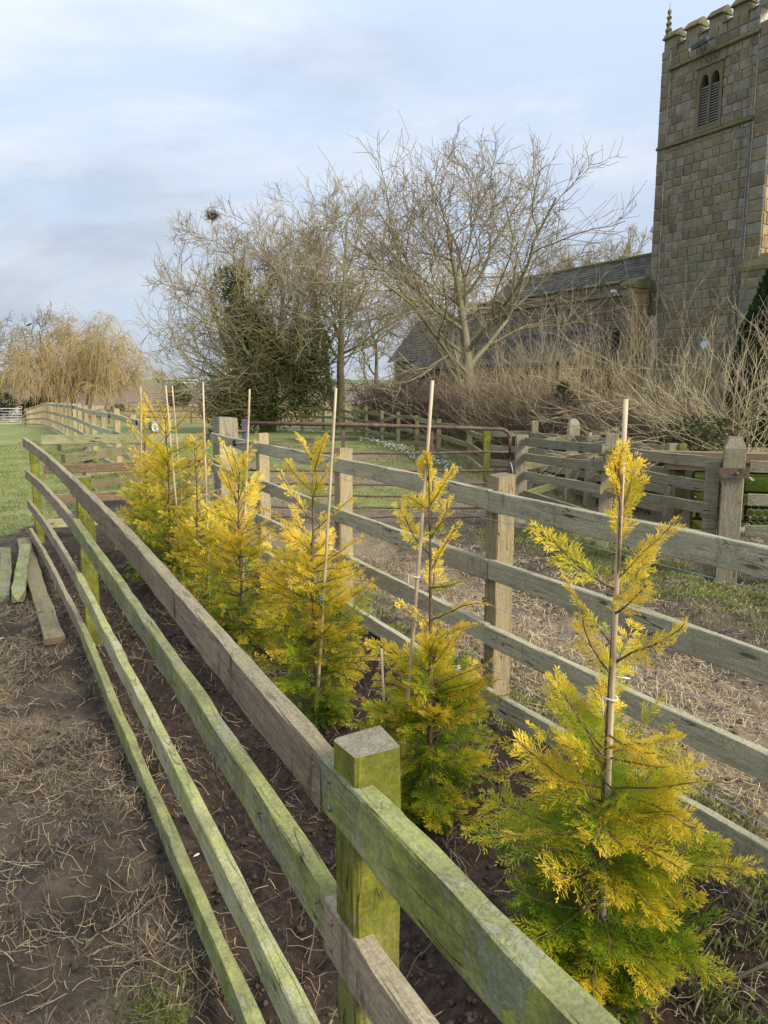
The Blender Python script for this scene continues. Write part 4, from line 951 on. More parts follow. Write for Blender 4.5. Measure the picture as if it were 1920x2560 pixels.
def pine():
    r = np.random.default_rng(9); link('trunk', pipe('trunk', [(3.15, 13.6, -.05), (3.17, 13.6, 1.0), (3.15, 13.6, 1.78)], [.03, .02, .006], M['bark_dark'], 6), pn)
    n = 40; h = r.uniform(.5, 1.7, n); a = r.uniform(0, 6.28, n); L = (1.9 - h) * .55 * r.uniform(.7, 1.1, n); P = np.column_stack([np.full(n, 3.15), np.full(n, 13.6), h]); D = np.column_stack([np.cos(a), np.sin(a), np.full(n, .6)])
    p = grow(P, D, L, 4, r, .08, .06); link('bough', tube_mesh('bough', [(p, radii(np.full(n, .008), np.full(n, .004), 5))], 4, M['bark_dark']), pn)
    a1, d1, l1, q1 = spawn(p, L, np.full(n, .01), np.full(n, .01), 60, .25, 1, .8, .0, r); l1 = r.uniform(.06, .12, len(a1)); s = nrm(np.cross(d1, r.normal(0, 1, d1.shape))) * .004; e = a1 + d1 * l1[:, None]
    V = np.stack([a1 - s, a1 + s, e], 1).reshape(-1, 3); link('foliage', np_mesh('foliage', V, [np.arange(len(V)).reshape(-1, 3)], M['pine']), pn)
pine()
# nest and birds
nb = thing('bird_nest', 'dark round twig nest high in the left of the ivy covered tree', 'nest', (-6.75, 31.6, 8.25))
tangle('nest_twigs', [(-6.75, 31.6, 8.25, .12, .12, .09)], 300, .30, .010, 'bark_dark', 6, nb, -.1, 3, .5)
link('lining', pipe('lining', [(-6.75, 31.6, 8.14), (-6.75, 31.6, 8.26), (-6.75, 31.6, 8.33)], [.08, .17, .13], M['bark_dark'], 10), nb)
def bird(x, y, z, lab, rot):
    b = thing('rook', lab, 'bird', (x, y, z), 'rooks in the bare treetops'); m = Matrix.Translation((x, y, z)) @ Matrix.Rotation(rot, 4, 'Z')
    link('body', pipe('body', [(-.26, 0, -.05), (-.14, 0, .0), (0, 0, .05), (.1, 0, .11), (.16, 0, .15), (.21, 0, .15), (.28, 0, .13)], [.02, .05, .085, .075, .05, .045, .006], M['black'], 8), b, m)
for x, y, z, lab, rot in ((-31.5, 70, 7.0, 'black rook at the top of the bare trees, nearest the willow', .4), (-34.2, 70, 6.7, 'black rook at the top of the bare trees, middle of three', 2.2), (-36.3, 70, 6.5, 'black rook at the top of the bare trees, furthest from the willow', 1.0)): bird(x, y, z, lab, rot)

# ------------------------------------------------------------------ fences
def V3(x, y, z): return (x, y, z)
dA = Vector((-.469, .883, 0)); nA = Vector((.883, .469, 0)); yawA = math.atan2(nA.y, nA.x)
def PA(pt, z, off=.02): return (pt[0] + nA.x * off, pt[1] + nA.y * off, z)
fa = thing('post_and_rail_fence', 'mossy green and brown four rail fence running along the near side of the golden conifers', 'fence', (-.03, 1.27, 0))
A0 = (A1[0] + 2.25 * .469, A1[1] - 2.25 * .883)
post(fa, (-.030, 1.268, -.1), 1.082, .090, 'post_green', yaw=yawA, algae=.10, lichen=.2)
post(fa, (-1.925, 4.90, 0), 1.128, .096, 'post_green', yaw=yawA, algae=.14, lean=(-.004, 0))
post(fa, (-3.765, 8.26, 0), 1.125, .085, 'post_green', yaw=yawA, algae=.18)
bowl = lambda a, b=0: (lambda t: (a * math.sin(math.pi * t), b * math.sin(math.pi * t)))
g_ = .0015
# stretch between the near post and the camera
rail(fa, PA(A1, .972), PA(A0, .965), 'rail_green', .108, .042, 22, None, algae=.17, lichen=.75, wob=.006, label='near top rail thick with green algae and grey lichen')
rail(fa, PA(A1, .687), PA(A0, .680), 'rail_old', .110, .042, 22, None, algae=-.12, lichen=.1, wob=.006, label='dark grey weathered rail')
dm = Vector((A2[0] - A1[0], A2[1] - A1[1], 0)).normalized()
A1m = (A1[0] + dm.x * .004, A1[1] + dm.y * .004)
rail(fa, PA(A2, 1.08), PA(A1m, .972), 'rail_old', .106, .040, 30, bowl(.010), algae=-.08, lichen=.1, wob=.008, label='brown weathered top rail')
r2 = rail(fa, PA(A2, .815), PA(A1m, .687), 'rail_green', .100, .040, 30, bowl(.008), algae=.10, lichen=1.6, wob=.008, label='second rail crusted with yellow green lichen on top')
rail(fa, PA(A2, .458), PA((A1[0] + .55, A1[1] - 1.03), .225), 'rail_green', .094, .040, 34, bowl(.0), algae=.03, lichen=.1, wob=.010)
rail(fa, PA(A2, .120), PA((A1[0] + .55, A1[1] - 1.03), -.085), 'rail_green', .094, .040, 34, bowl(.0), algae=.10, lichen=.4, wob=.012)
A2f = (A2[0] - dm.x * .005, A2[1] - dm.y * .005); A3e = (A3[0] - .05, A3[1] + .08)
for z2, z3, bw, al_ in ((1.085, 1.105, .018, -.06), (.815, .758, .022, -.08), (.458, .437, .015, -.12), (.120, .116, .01, -.04)):
    rail(fa, PA(A3e, z3), PA(A2f, z2), 'rail_old', .094, .034, 18, bowl(bw), algae=al_, lichen=.2, wob=.004)
# nails at the rail joints and lichen crusts on the second rail
nm = pipe('nail', [(0, 0, 0), (0, -.003, 0)], .0058, M['nailm'], 6)
toprail = [o for o in fa.children if o.get('label') == 'brown weathered top rail'][0]
def nail_at(r_, pt, zc, along):
    for dz in (.026, -.028):
        p = Vector(PA((pt[0] + along * dA.x, pt[1] + along * dA.y), zc + dz, -.0015)); sub('nail', nm, r_, Matrix.Translation(p) @ Matrix.Rotation(yawA - rad(90), 4, 'Z'))
nail_at(toprail, A1, .972, .035); nail_at(r2, A1, .687, .035)
for o in fa.children:
    if o.get('label') == 'dark grey weathered rail': nail_at(o, A1, .687, -.035)
    if str(o.get('label')).startswith('near top rail'): nail_at(o, A1, .972, -.035)
# short return fence at the far end of the planting
fc = thing('post_and_rail_fence', 'short four rail fence of brown boards closing the far end of the conifer bed', 'fence', (-2.9, 8.6, 0))
C0, C1 = (-3.70, 8.32), (-2.02, 9.0)
for z0, z1, mt, al_ in ((1.125, 1.105, 'rail_green', -.02), (.805, .80, 'rail_brown', 0), (.475, .47, 'rail_brown', 0), (.205, .20, 'rail_green', .03)):
    rail(fc, (*C0, z0), (*C1, z1), mt, .098, .036, 12, None, algae=al_, wob=.008)
# rails behind it, with mossy end grain
ff = thing('post_and_rail_fence', 'old mossy rails with bright green ends just behind the short brown fence', 'fence', (-3.9, 10.6, 0))
for (a, z0, b, z1) in (((-4.18, 9.9), .93, (-3.45, 11.3), .98), ((-4.12, 9.85), .775, (-3.4, 11.2), .80), ((-4.0, 10.2), .56, (-3.3, 11.3), .56), ((-4.0, 10.2), .40, (-3.3, 11.3), .38), ((-4.0, 10.2), .22, (-3.3, 11.3), .20)):
    rail(ff, (*a, z0), (*b, z1), 'moss_rail', .115, .075, 10, None, algae=.05, lichen=.3, wob=.02)
for x, y, zt in ((-3.98, 10.32, .9), (-3.55, 11.32, 1.0)): post(ff, (x, y, 0), zt, .09, 'post_old', algae=.05)

# right hand fence beside the conifers
fb = thing('post_and_rail_fence', 'grey weathered four rail fence with thin wires behind the golden conifers', 'fence', (.575, 3.87, 0))
dB = Vector((-.4393, .8983, 0)); nB = Vector((.8983, .4393, 0)); yawB = math.atan2(nB.y, nB.x)
def PB(y, z, off=0): return (float(xB(y)) + nB.x * off, y + nB.y * off, z)
for y, zt in ((3.81, 1.262), (5.63, 1.25), (7.43, 1.25), (2.0, 1.26)):
    p = PB(y, 0, .072); post(fb, p, zt, .105, 'post_new', yaw=yawB, algae=-.02)
sy_ = [.35, 2.00, 3.79, 7.40, 9.05]
for zs in ((1.16, 1.15, 1.14, 1.122, 1.110), (.82, .80, .78, .765, .752), (.53, .49, .45, .42, .400), (.22, .165, .105, .09, .080)):
    for a, b in ((0, 2), (2, 3), (3, 4)):
        rail(fb, PB(sy_[a] + .002, zs[a]), PB(sy_[b] - .002, zs[b]), 'rail_grey', .102, .037, 20, (lambda zz: (lambda t: (0, zz * math.sin(math.pi * t))))((zs[1] - (zs[0] * .48 + zs[2] * .52)) if a == 0 else RNG.normal(0, .008)), algae=RNG.normal(.05, .02) + (.05 if a == 0 else 0), lichen=.0, wob=.012)
for z, o_ in ((.615, -.028), (.285, -.028), (1.05, -.026)):
    ys = np.linspace(.4, 9.0, 30); zz = z + np.interp(ys, [.4, 2.1, 3.8, 9], [.05, .02, 0, 0]); link('wire', pipe('wire', [PB(y, q - .008 * abs(math.sin(y * 1.73)), o_) for y, q in zip(ys, zz)], .0016, M['wire'], 5), fb)
    for y in (3.81, 5.63, 7.43):
        if z < 1: link('insulator', pipe('insulator', [PB(y, z - .012 + np.interp(y, [.4, 2.1, 3.8, 9], [.05, .02, 0, 0]), o_ + .012), PB(y, z + .018, o_ + .012)], .010, M['black'], 6), fb)
def ring_insulator(parent, c, r, tilt=0.):
    a = np.linspace(0, 2 * math.pi, 11); u = dB; pts = [Vector(c) + u * math.cos(k) * r + Vector((0, 0, 1)) * math.sin(k) * r - nB * .03 for k in a]
    link('insulator', pipe('insulator', pts, r * .42, M['black'], 6), parent); link('insulator', pipe('insulator', [Vector(c) - nB * .03, Vector(c) + dB * -.09 - nB * .03], .012, M['black'], 6), parent)
ring_insulator(fb, PB(8.02, 1.115), .024); ring_insulator(fb, PB(8.95, 1.19), .024)
link('cord', pipe('cord', [PB(7.95, 1.115, -.035), PB(7.6, 1.15, -.03), PB(7.42, 1.18, .0)], .006, M['twine'], 5), fb)

# big gate post with hinge, rusty field gate
gp = thing('gate_post', 'thick weathered square gate post that carries the rusty tubular gate', 'post', (-1.90, 9.22, 0))
post(gp, (-1.90, 9.22, 0), 1.335, .235, 'post_old', yaw=yawB + .12, algae=-.02, lichen=.2)
link('hinge', pipe('hinge', [(-1.80, 9.28, 1.16), (-1.68, 9.38, 1.16)], .02, M['rust'], 6), gp); link('hinge_plate', box_mesh('hinge_plate', .05, .03, .16, M['rust'], .004), gp, Matrix.Translation((-1.775, 9.27, 1.10)))
link('hinge', pipe('hinge', [(-2.12, 9.16, 1.13), (-2.0, 9.2, 1.13)], .016, M['rust'], 6), gp)
gt = thing('field_gate', 'long rusty tubular steel field gate with seven bars', 'gate', (-.1, 9.4, 0))
GX0, GX1 = -1.70, 1.54
top_pts = [(GX0, 9.4, 1.255), (-.4, 9.4, 1.235), (.8, 9.4, 1.20), (1.40, 9.4, 1.180)] + [(1.42 + .12 * math.sin(a), 9.4, 1.06 + .12 * math.cos(a)) for a in np.linspace(.15, 1.57, 7)] + [(1.54, 9.4, .6), (1.53, 9.4, .06)]
link('top_bar', pipe('top_bar', top_pts, .0245, M['rust'], 10), gt)
link('heel_stile', box_mesh('heel_stile', .06, .06, 1.28, M['steel_grey'], .006), gt, Matrix.Translation((GX0, 9.4, .02)))
for i, z in enumerate((.90, .68, .515, .37, .22, .105)):
    r = np.random.default_rng(i); pts = [(x, 9.4 + r.normal(0, .004), z + r.normal(0, .006) - .012 * math.sin((x - GX0) * .97)) for x in np.linspace(GX0 + .03, GX1 - .01, 12)]
    link('bar', pipe('bar', pts, .0135, M['rust'], 8), gt)
for x in (-.50, .58): link('upright', box_mesh('upright', .045, .014, 1.16, M['rust'], .002), gt, Matrix.Translation((x, 9.425, .06)))
link('latch_chain', pipe('latch_chain', [(1.55, 9.39, .78), (1.58, 9.36, .66), (1.56, 9.36, .58)], .008, M['galv'], 5), gt)

# churchyard fence going away beside the hedge, and the pen fences
fe = thing('post_and_rail_fence', 'low mossy three rail fence curving away in front of the brown hedge', 'fence', (1.7, 15.3, 0))
EP = [(1.77, 13.1, 1.0), (1.70, 15.3, .92), (1.285, 17.9, .94), (.853, 20.0, .95), (.404, 21.9, .98), (-.053, 23.6, .96), (-.55, 25.2, 1.06), (-1.0, 26.7, .98), (-1.46, 28.0, .98), (-2.3, 29.3, .95), (-3.2, 30.2, .95)]
for i, (x, y, zt) in enumerate(EP): post(fe, (x, y, 0), zt, .10 if i else .115, 'post_green' if i in (0, 3) else 'moss_rail', algae=.05 if i else .12, lean=(RNG.normal(0, .012), 0), style='flat')
for i in range(len(EP) - 1):
    a, b = EP[i], EP[i + 1]
    for z in (.84, .55, .27):
        if (i, z) in ((3, .27),): continue
        d0, d1 = RNG.normal(0, .025, 2); dr = -.18 if (i, z) in ((2, .55), (4, .84)) else 0
        rail(fe, (a[0] - .06, a[1], z + d0), (b[0] - .06, b[1], z + d1 + dr), 'moss_rail', .095, .035, 8, None, algae=.03, wob=.02)
fp = thing('post_and_rail_fence', 'weathered four rail pen fence between the rusty gate and the pointed gate post', 'fence', (2.3, 8.0, 0))
P1, P5, P7 = (1.72, 9.62), (2.30, 8.02), (3.02, 6.62)
post(fp, (*P1, 0), 1.10, .15, 'post_old', d=.09, algae=.06); post(fp, (P5[0], P5[1], 0), 1.21, .135, 'post_old', d=.10, yaw=-.3, lean=(.05, .0))
for z0, z1, z2 in ((1.02, 1.05, 1.03), (.83, .86, .82), (.60, .62, .63), (.36, .33, .34)):
    rail(fp, (P1[0] + .04, P1[1] - .07, z0), (P5[0] - .02, P5[1] - .07, z1), 'pen_rail', .10, .035, 10, None, lichen=.5, wob=.02)
    rail(fp, (P5[0] + .06, P5[1] - .08, z1 - .01), (P7[0] - .06, P7[1] + .05, z2), 'pen_rail', .10, .035, 10, None, lichen=.3, wob=.02)
st = thing('stile', 'mossy little stile of three short rails beside the tall round topped post', 'stile', (2.2, 10.5, 0))
for z in (.955, .68, .30): rail(st, (P1[0], P1[1] + .09, z), (2.78, 11.42, z - .02), 'moss_rail', .09, .05, 8, None, algae=.06, lichen=.4, wob=.02)
fk = thing('post_and_rail_fence', 'back fence of the pen with a tall round topped post and a peg', 'fence', (2.9, 11.2, 0))
post(fk, (2.46, 12.6, 0), 1.13, .10, 'post_old', algae=.0); post(fk, (2.82, 11.5, 0), 1.225, .155, 'post_old', algae=.05, style='round', label='tall round topped post')
post(fk, (2.99, 11.05, 0), 1.0, .16, 'post_old', d=.12, algae=.08); post(fk, (3.56, 9.50, 0), 1.0, .11, 'post_old', algae=.02); post(fk, (3.66, 9.46, 0), 1.0, .09, 'post_green', algae=.06)
link('peg', pipe('peg', [(2.88, 11.42, .93), (3.04, 11.38, .935), (3.05, 11.38, 1.02)], .016, M['galv'], 6), fk)
for (a, b) in (((1.8, 13.1), (2.44, 12.64)), ((2.44, 12.55), (2.95, 11.1)), ((2.95, 11.1), (3.58, 9.50))):
    for z in (.90, .66, .42, .18): rail(fk, (*a, z), (*b, z + RNG.normal(0, .015)), 'pen_rail', .10, .035, 8, None, algae=.03, lichen=.3, wob=.02)
gq = thing('gate_post', 'stout lichen covered gate post with an iron hinge strap', 'post', (P7[0], P7[1], 0))
post(gq, (P7[0], P7[1], 0), 1.27, .175, 'post_old', d=.16, yaw=-.35, lichen=1.2, algae=.03, style='chamfer')
link('back_plate', box_mesh('back_plate', .12, .06, 1.05, M['pen_rail'], .006), gq, Matrix.Translation((P7[0] - .15, P7[1] + .06, .0)) @ Matrix.Rotation(-.35, 4, 'Z'))
link('hinge_strap', box_mesh('hinge_strap', .24, .012, .085, M['rust'], .004), gq, Matrix.Translation((P7[0] - .04, P7[1] - .105, .925)) @ Matrix.Rotation(-.35, 4, 'Z'))
link('hinge_bolt', pipe('hinge_bolt', [(P7[0] - .02, P7[1] - .115, .967), (P7[0] - .023, P7[1] - .128, .967)], .016, M['rust'], 8), gq)
wg = thing('wooden_gate', 'weathered wooden gate lined with wire netting beside the pointed gate post', 'gate', (3.9, 6.3, 0))
G0, G1 = (P7[0] + .12, P7[1] - .05), (4.75, 5.98)
for z in (1.02, .735, .46, .10): rail(wg, (*G0, z), (*G1, z), 'pen_rail', .10, .04, 10, None, lichen=.5, algae=.03, wob=.015)
rail(wg, (G0[0] + .04, G0[1] - .04, .1), (G1[0] - .6, G1[1] + .12, 1.0), 'pen_rail', .08, .03, 8, None)
def netting():
    d = (Vector((*G1, 0)) - Vector((*G0, 0))); L = d.length; d.normalize(); P = []; R = .034; off = Vector((-d.y, d.x, 0)) * -.03
    nx, nz_ = int(L / (R * 1.732)) + 1, int(.62 / (R * 1.5)) + 1
    for i in range(nx):
        for j in range(nz_):
            cx_ = i * R * 1.732 + (j % 2) * R * .866; cz = .06 + j * R * 1.5
            for k in (0, 1, 2):
                a0 = rad(30 + 60 * k); a1 = rad(90 + 60 * k)
                q = [Vector((*G0, 0)) + off + d * (cx_ + R * math.cos(a)) + Vector((0, 0, cz + R * math.sin(a))) for a in (a0, a1)]; P.append([tuple(q[0]), tuple(q[1])])
    P = np.array(P); link('netting', tube_mesh('netting', [(P, np.full((len(P), 2), .0016))], 3, M['netting']), wg, kind='stuff')
netting()
# mossy retaining wall with a timber sleeper on top
rw = thing('retaining_wall', 'low mossy stone retaining wall below the arching shrub', 'wall', (4.8, 8.85, 0))
wd = Vector((.9504, -.311, 0)); WM = Matrix((wd, Vector((.311, .9504, 0)), Vector((0, 0, 1)))).transposed().to_4x4(); WM.translation = (3.72, 9.2, 0)
link('core', box_mesh('core', 4.2, .30, .72, M['moss'], .02), rw, WM @ Matrix.Translation((2.1, .15, -.05))); STONES.pop('moss', None)
masonry(rw, WM, 4.2, -.05, .66, .17, .22, .46, 'moss', seed=61, proud=.06)
sl_ = thing('timber_sleeper', 'dark weathered timber sleeper lying along the top of the mossy wall', 'sleeper', (4.8, 8.9, .7))
rail(sl_, WM @ Vector((-.5, .10, .86)), WM @ Vector((4.2, .12, .86)), 'rail_brown', .12, .2, 14, None, algae=.0, name='sleeper')
rail(sl_, WM @ Vector((-.3, .14, .745)), WM @ Vector((4.2, .14, .745)), 'rail_brown', .10, .16, 14, None, algae=.0, name='sleeper')

# field fence to the far gate
fd = thing('post_and_rail_fence', 'long grey four rail fence running away across the field towards the willow', 'fence', (-3.6, 11.8, 0))
DP = [(-3.57, 11.8)]; 
dl = np.array([(-3.57, 11.8), (-6.6, 17.6), (-11.3, 27.2), (-16.2, 37), (-21, 46.5), (-25.2, 54.5)]); ds = np.r_[0, np.cumsum(np.hypot(*np.diff(dl, axis=0).T))]
ss = np.arange(0, ds[-1] + .1, 1.83); dx, dy = np.interp(ss, ds, dl[:, 0]), np.interp(ss, ds, dl[:, 1])
for i, (x, y) in enumerate(zip(dx, dy)):
    z = float(tz(x, y)); post(fd, (x + .06, y + .03, z), z + 1.20 + RNG.normal(0, .02), .105, 'post_new', yaw=yawB, algae=-.03)
for i in range(0, len(dx) - 2, 2):
    za, zb = float(tz(dx[i], dy[i])), float(tz(dx[i + 2], dy[i + 2]))
    for h in (1.10, .77, .44, .12): rail(fd, (dx[i], dy[i], za + h), (dx[i + 2], dy[i + 2], zb + h), 'rail_grey', .10, .038, 6, None, algae=RNG.normal(0, .02), wob=.012)
def DI(s, h):
    x, y = float(np.interp(s, ds, dl[:, 0])), float(np.interp(s, ds, dl[:, 1])); ring_insulator(fd, (x, y, float(tz(x, y)) + h), .03)
for s in (1.0, 4.0, 12, 17): DI(s, 1.1)
dp = thing('gate_post', 'square timber post with a white ring handle near the start of the long fence', 'post', (-3.42, 11.7, 0))
post(dp, (-3.42, 11.7, 0), 1.22, .185, 'post_old', algae=-.1); ra = np.linspace(0, 6.283, 13)
link('ring_handle', pipe('ring_handle', [(-3.44 + 0.038 * math.cos(a), 11.59, 1.08 + .055 * math.sin(a)) for a in ra], .010, M['white'], 6), dp); link('handle_plate', box_mesh('handle_plate', .10, .012, .16, M['galv'], .004), dp, Matrix.Translation((-3.44, 11.603, 1.02)))
fg = thing('field_gate', 'galvanised tubular gate at the far left edge of the field', 'gate', (-27, 54.8, -1.05))
gz = float(tz(-27, 55)); gx0, gx1 = -29.6, -25.7
link('frame', pipe('frame', [(gx0, 55, gz + .08), (gx0, 55, gz + 1.18), (gx1, 55, gz + 1.18), (gx1, 55, gz + .08), (gx0, 55, gz + .08)], .03, M['galv'], 6), fg)
for h in (.26, .42, .60, .78, .98): link('bar', pipe('bar', [(gx0, 55, gz + h), (gx1, 55, gz + h)], .022, M['galv'], 5), fg)
link('brace', pipe('brace', [(gx0, 55.03, gz + 1.15), (gx1, 55.03, gz + .12)], .02, M['galv'], 5), fg)
fh = thing('post_and_rail_fence', 'short brown hurdle between the galvanised gate and the long field fence', 'fence', (-25.3, 55, gz))
for x in (-25.5, -24.9): post(fh, (x, 55.1, gz), gz + 1.15, .12, 'post_old', algae=-.1)
for h in (1.0, .7, .4, .12): rail(fh, (-25.6, 55, gz + h), (-24.8, 54.9, gz + h), 'rail_brown', .1, .04, 4)
for j, (pts, lab) in enumerate((([(-22.5, 58), (-16, 56), (-10, 57), (-4, 60)], 'thin post and rail fence crossing the middle of the field behind the long grey fence'), ([(-29, 88), (-20, 86), (-10, 84), (0, 84)], 'distant post and rail fence across the dry meadow'))):
    fx = thing('post_and_rail_fence', lab, 'fence', (pts[0][0], pts[0][1], float(tz(*pts[0])))); q = np.array(pts, float); d_ = np.r_[0, np.cumsum(np.hypot(*np.diff(q, axis=0).T))]; s_ = np.arange(0, d_[-1], 2.2)
    xx, yy = np.interp(s_, d_, q[:, 0]), np.interp(s_, d_, q[:, 1])
    for x, y in zip(xx, yy): z = float(tz(x, y)); post(fx, (x, y, z), z + 1.1 + RNG.normal(0, .05), .12, 'rail_brown')
    for i in range(len(xx) - 1):
        za, zb = float(tz(xx[i], yy[i])), float(tz(xx[i + 1], yy[i + 1]))
        for h in (.95, .5): rail(fx, (xx[i], yy[i], za + h), (xx[i + 1], yy[i + 1], zb + h), 'rail_brown', .10, .04, 2)
hb = thing('farm_building', 'small white farm building on the far skyline', 'building', (-129, 500, 3))
hz = float(tz(-129, 505)); cb = box_mesh('wall', 6, 4, 2.6, simple('white_render', (.7, .69, .66)), .05); link('wall', cb, hb, Matrix.Translation((-129, 505, hz))); link('wall', cb, hb, Matrix.Translation((-123.4, 505.3, hz - .3)))
prism('roof', [(-2.3, 2.6), (0, 4.0), (2.3, 2.6)], -3.2, 3.2, 'slate', hb, Matrix.Translation((-129, 505, hz)))
wn_ = box_mesh('window', .9, .1, .9, M['dark'], .02)
for x in (-130.6, -128.2): link('window', wn_, hb, Matrix.Translation((x, 502.96, hz + 1.0)))

# ------------------------------------------------------------------ loose timber on the ground
def zg(x, y): return float(tz(x, y))
def loose(name, label, p0, p1, w, h, mat, alg=0., lift=.0, tap=None):
    z0, z1 = zg(*p0) + h / 2 + lift, zg(*p1) + h / 2 + lift; SEED[0] += 1
    tp = None if not tap else [1] * 14 + [.7, .12]
    path = lin((*p0, z0), (*p1, z1), 16, None, SEED[0], .01)
    L = (Vector((*p1, z1)) - Vector((*p0, z0))).length
    if tap: path = [(L * t, 0, 0) for t in list(np.linspace(0, 1 - .16 / L, 14)) + [1 - .06 / L, 1]]
    me = beam_mesh(name, path, w, h, M[mat], .005, .003, SEED[0], tp)
    o = top(name, me, label, 'timber', frame((*p0, z0), (*p1, z1)), 'loose timber lying by the left fence', algae=alg, lichen=.2); return o
loose('plank', 'long flat mossy plank lying on the mud right beside the left fence', (-3.93, 8.22), (-2.165, 4.86), .125, .04, 'rail_brown', .10, .012)
loose('wooden_stake', 'mossy stake with a sawn point lying on the mud beside the long plank', (-3.62, 7.60), (-2.83, 5.75), .095, .085, 'rail_green', .0, .0, True)
loose('plank', 'mossy sawn plank lying on the outer side of the pointed stake', (-3.80, 7.56), (-3.03, 5.93), .095, .055, 'pen_rail', .06)

# ------------------------------------------------------------------ golden conifers and canes
def conifer(label, x, y, H, R, seed, nb, dens, gold, zw=.26, thin=.62, lw=.0027, lean=(0, 0), top_sparse=.5):
    r = np.random.default_rng(seed); z0 = zg(x, y)
    t = thing('golden_conifer', label, 'conifer', (x, y, z0), 'row of young golden conifers')
    n = 14; zz = np.linspace(0, H, n); sx = x + lean[0] * zz + np.cumsum(r.normal(0, .003, n)); sy = y + lean[1] * zz + np.cumsum(r.normal(0, .003, n)); stem = np.column_stack([sx, sy, zz + z0])
    link('stem', pipe('stem', stem, list(np.linspace(.014, .0025, n)), M['sapling_bark'], 7), t)
    # primary boughs: dense below, sparse whorls above
    nu = int(4 + 21 * (1 - thin)); zr = np.concatenate([r.beta(1.15, 1.6, nb) * thin * 1.04 + .012, np.linspace(thin, .985, nu) + r.normal(0, .014, nu)]); zr = np.clip(zr, .02, .985); N = len(zr)
    upper = np.r_[np.zeros(nb), np.ones(nu)]
    az = 2.399 * np.arange(N) + r.normal(0, .5, N)
    prof = np.interp(zr, [0, zw * .45, zw, thin, thin + .2, .9, 1], [.58, .86, 1.0, .72, .66, .40, .15])
    L = R * prof * r.uniform(.62, 1.12, N) * (1 + .22 * upper); el = np.interp(zr, [0, .3, .7, 1], [.02, .28, .55, 1.2]) + r.normal(0, .17, N)
    P = np.column_stack([np.interp(zr * H, zz, sx), np.interp(zr * H, zz, sy), zr * H + z0])
    D = np.column_stack([np.cos(az) * np.cos(el), np.sin(az) * np.cos(el), np.sin(el)])
    np_ = 9; pts = grow(P, D, L, np_, r, .07, .015)
    link('branch', tube_mesh('branch', [(pts, radii(np.full(N, .0042), np.full(N, .0012), np_ + 1))], 4, M['sapling_bark']), t)
    # flattened sprays: secondaries on both sides, leaf scales on both sides of those
    ks = int(26 * dens); tt = np.linspace(.14, .98, ks)[None] + r.normal(0, .012, (N, ks)); tt = np.clip(tt, .1, .995)
    f = tt * np_; i = np.minimum(f.astype(int), np_ - 1); fr = (f - i)[..., None]; bi = np.arange(N)[:, None]
    S0 = pts[bi, i] * (1 - fr) + pts[bi, i + 1] * fr; T = nrm(pts[bi, i + 1] - pts[bi, i])
    up = np.array([0, 0, 1.]); side = nrm(np.cross(T, up)); nn = np.cross(side, T)
    roll = r.normal(0, .5, (N, 1)) + r.normal(0, .28, (N, ks)); sgn = np.where(np.arange(ks) % 2 == 0, 1., -1.)[None]
    lat = side * np.cos(roll)[..., None] + nn * np.sin(roll)[..., None]
    a = .72 + r.normal(0, .28, (N, ks)); Ds = nrm(T * np.cos(a)[..., None] + lat * (sgn * np.sin(a))[..., None] + up * .05 + r.normal(0, .10, (N, ks, 3)))
    Ls = (L[:, None] * (.36 - .17 * upper[:, None]) * (1 - tt) ** .75 * np.minimum(1, .35 + 2.2 * tt) + .022) * r.uniform(.65, 1.2, (N, ks))
    m = int(15 * dens); u = np.linspace(.08, 1.0, m)[None, None]; droop = -.10 * (u ** 2)[..., None] * Ls[..., None, None] * up
    Q0 = S0[:, :, None] + Ds[:, :, None] * (Ls[..., None] * u)[..., None] + droop
    s2 = np.where(np.arange(m) % 2 == 0, 1., -1.)[None, None]; nrmS = nrm(np.cross(T, lat)); lat2 = nrm(np.cross(nrmS, Ds))
    a2 = .62 + r.normal(0, .15, (N, ks, m)); a2[..., -1] = 0
    Dq = nrm(Ds[:, :, None] * np.cos(a2)[..., None] + lat2[:, :, None] * (s2 * np.sin(a2))[..., None] + nrmS[:, :, None] * r.normal(0, .22, (N, ks, m))[..., None])
    Lq = np.broadcast_to((.012 + .36 * Ls[..., None] * (1.05 - u)) * r.uniform(.75, 1.25, (N, ks, m)), (N, ks, m)); Lq = np.minimum(Lq, .034)
    keep = (r.random((N, ks, m)) < np.clip(Ls[..., None] / .045, .45, 1)).ravel()
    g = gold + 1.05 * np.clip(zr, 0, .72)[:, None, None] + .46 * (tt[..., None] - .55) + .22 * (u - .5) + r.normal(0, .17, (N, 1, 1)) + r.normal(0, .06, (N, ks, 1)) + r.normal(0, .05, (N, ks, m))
    Q0 = Q0.reshape(-1, 3)[keep]; Dq = Dq.reshape(-1, 3)[keep]; Lq = Lq.ravel()[keep][:, None]; g = np.clip(g, 0, 1).ravel()[keep]
    ns = np.broadcast_to(nrmS[:, :, None], (N, ks, m, 3)).reshape(-1, 3)[keep]; W = nrm(np.cross(Dq, ns)) * lw * r.uniform(.75, 1.2, (len(g), 1))
    mid = Q0 + Dq * Lq * .45
    V = np.stack([Q0 - W * .35, mid - W * .5, Q0 + Dq * Lq, mid + W * .5], 1).reshape(-1, 3); gg = np.repeat(g, 4).reshape(-1, 4); gg[:, 2] += .06
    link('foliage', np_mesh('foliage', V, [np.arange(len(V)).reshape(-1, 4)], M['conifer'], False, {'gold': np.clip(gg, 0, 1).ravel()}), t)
    return len(g)
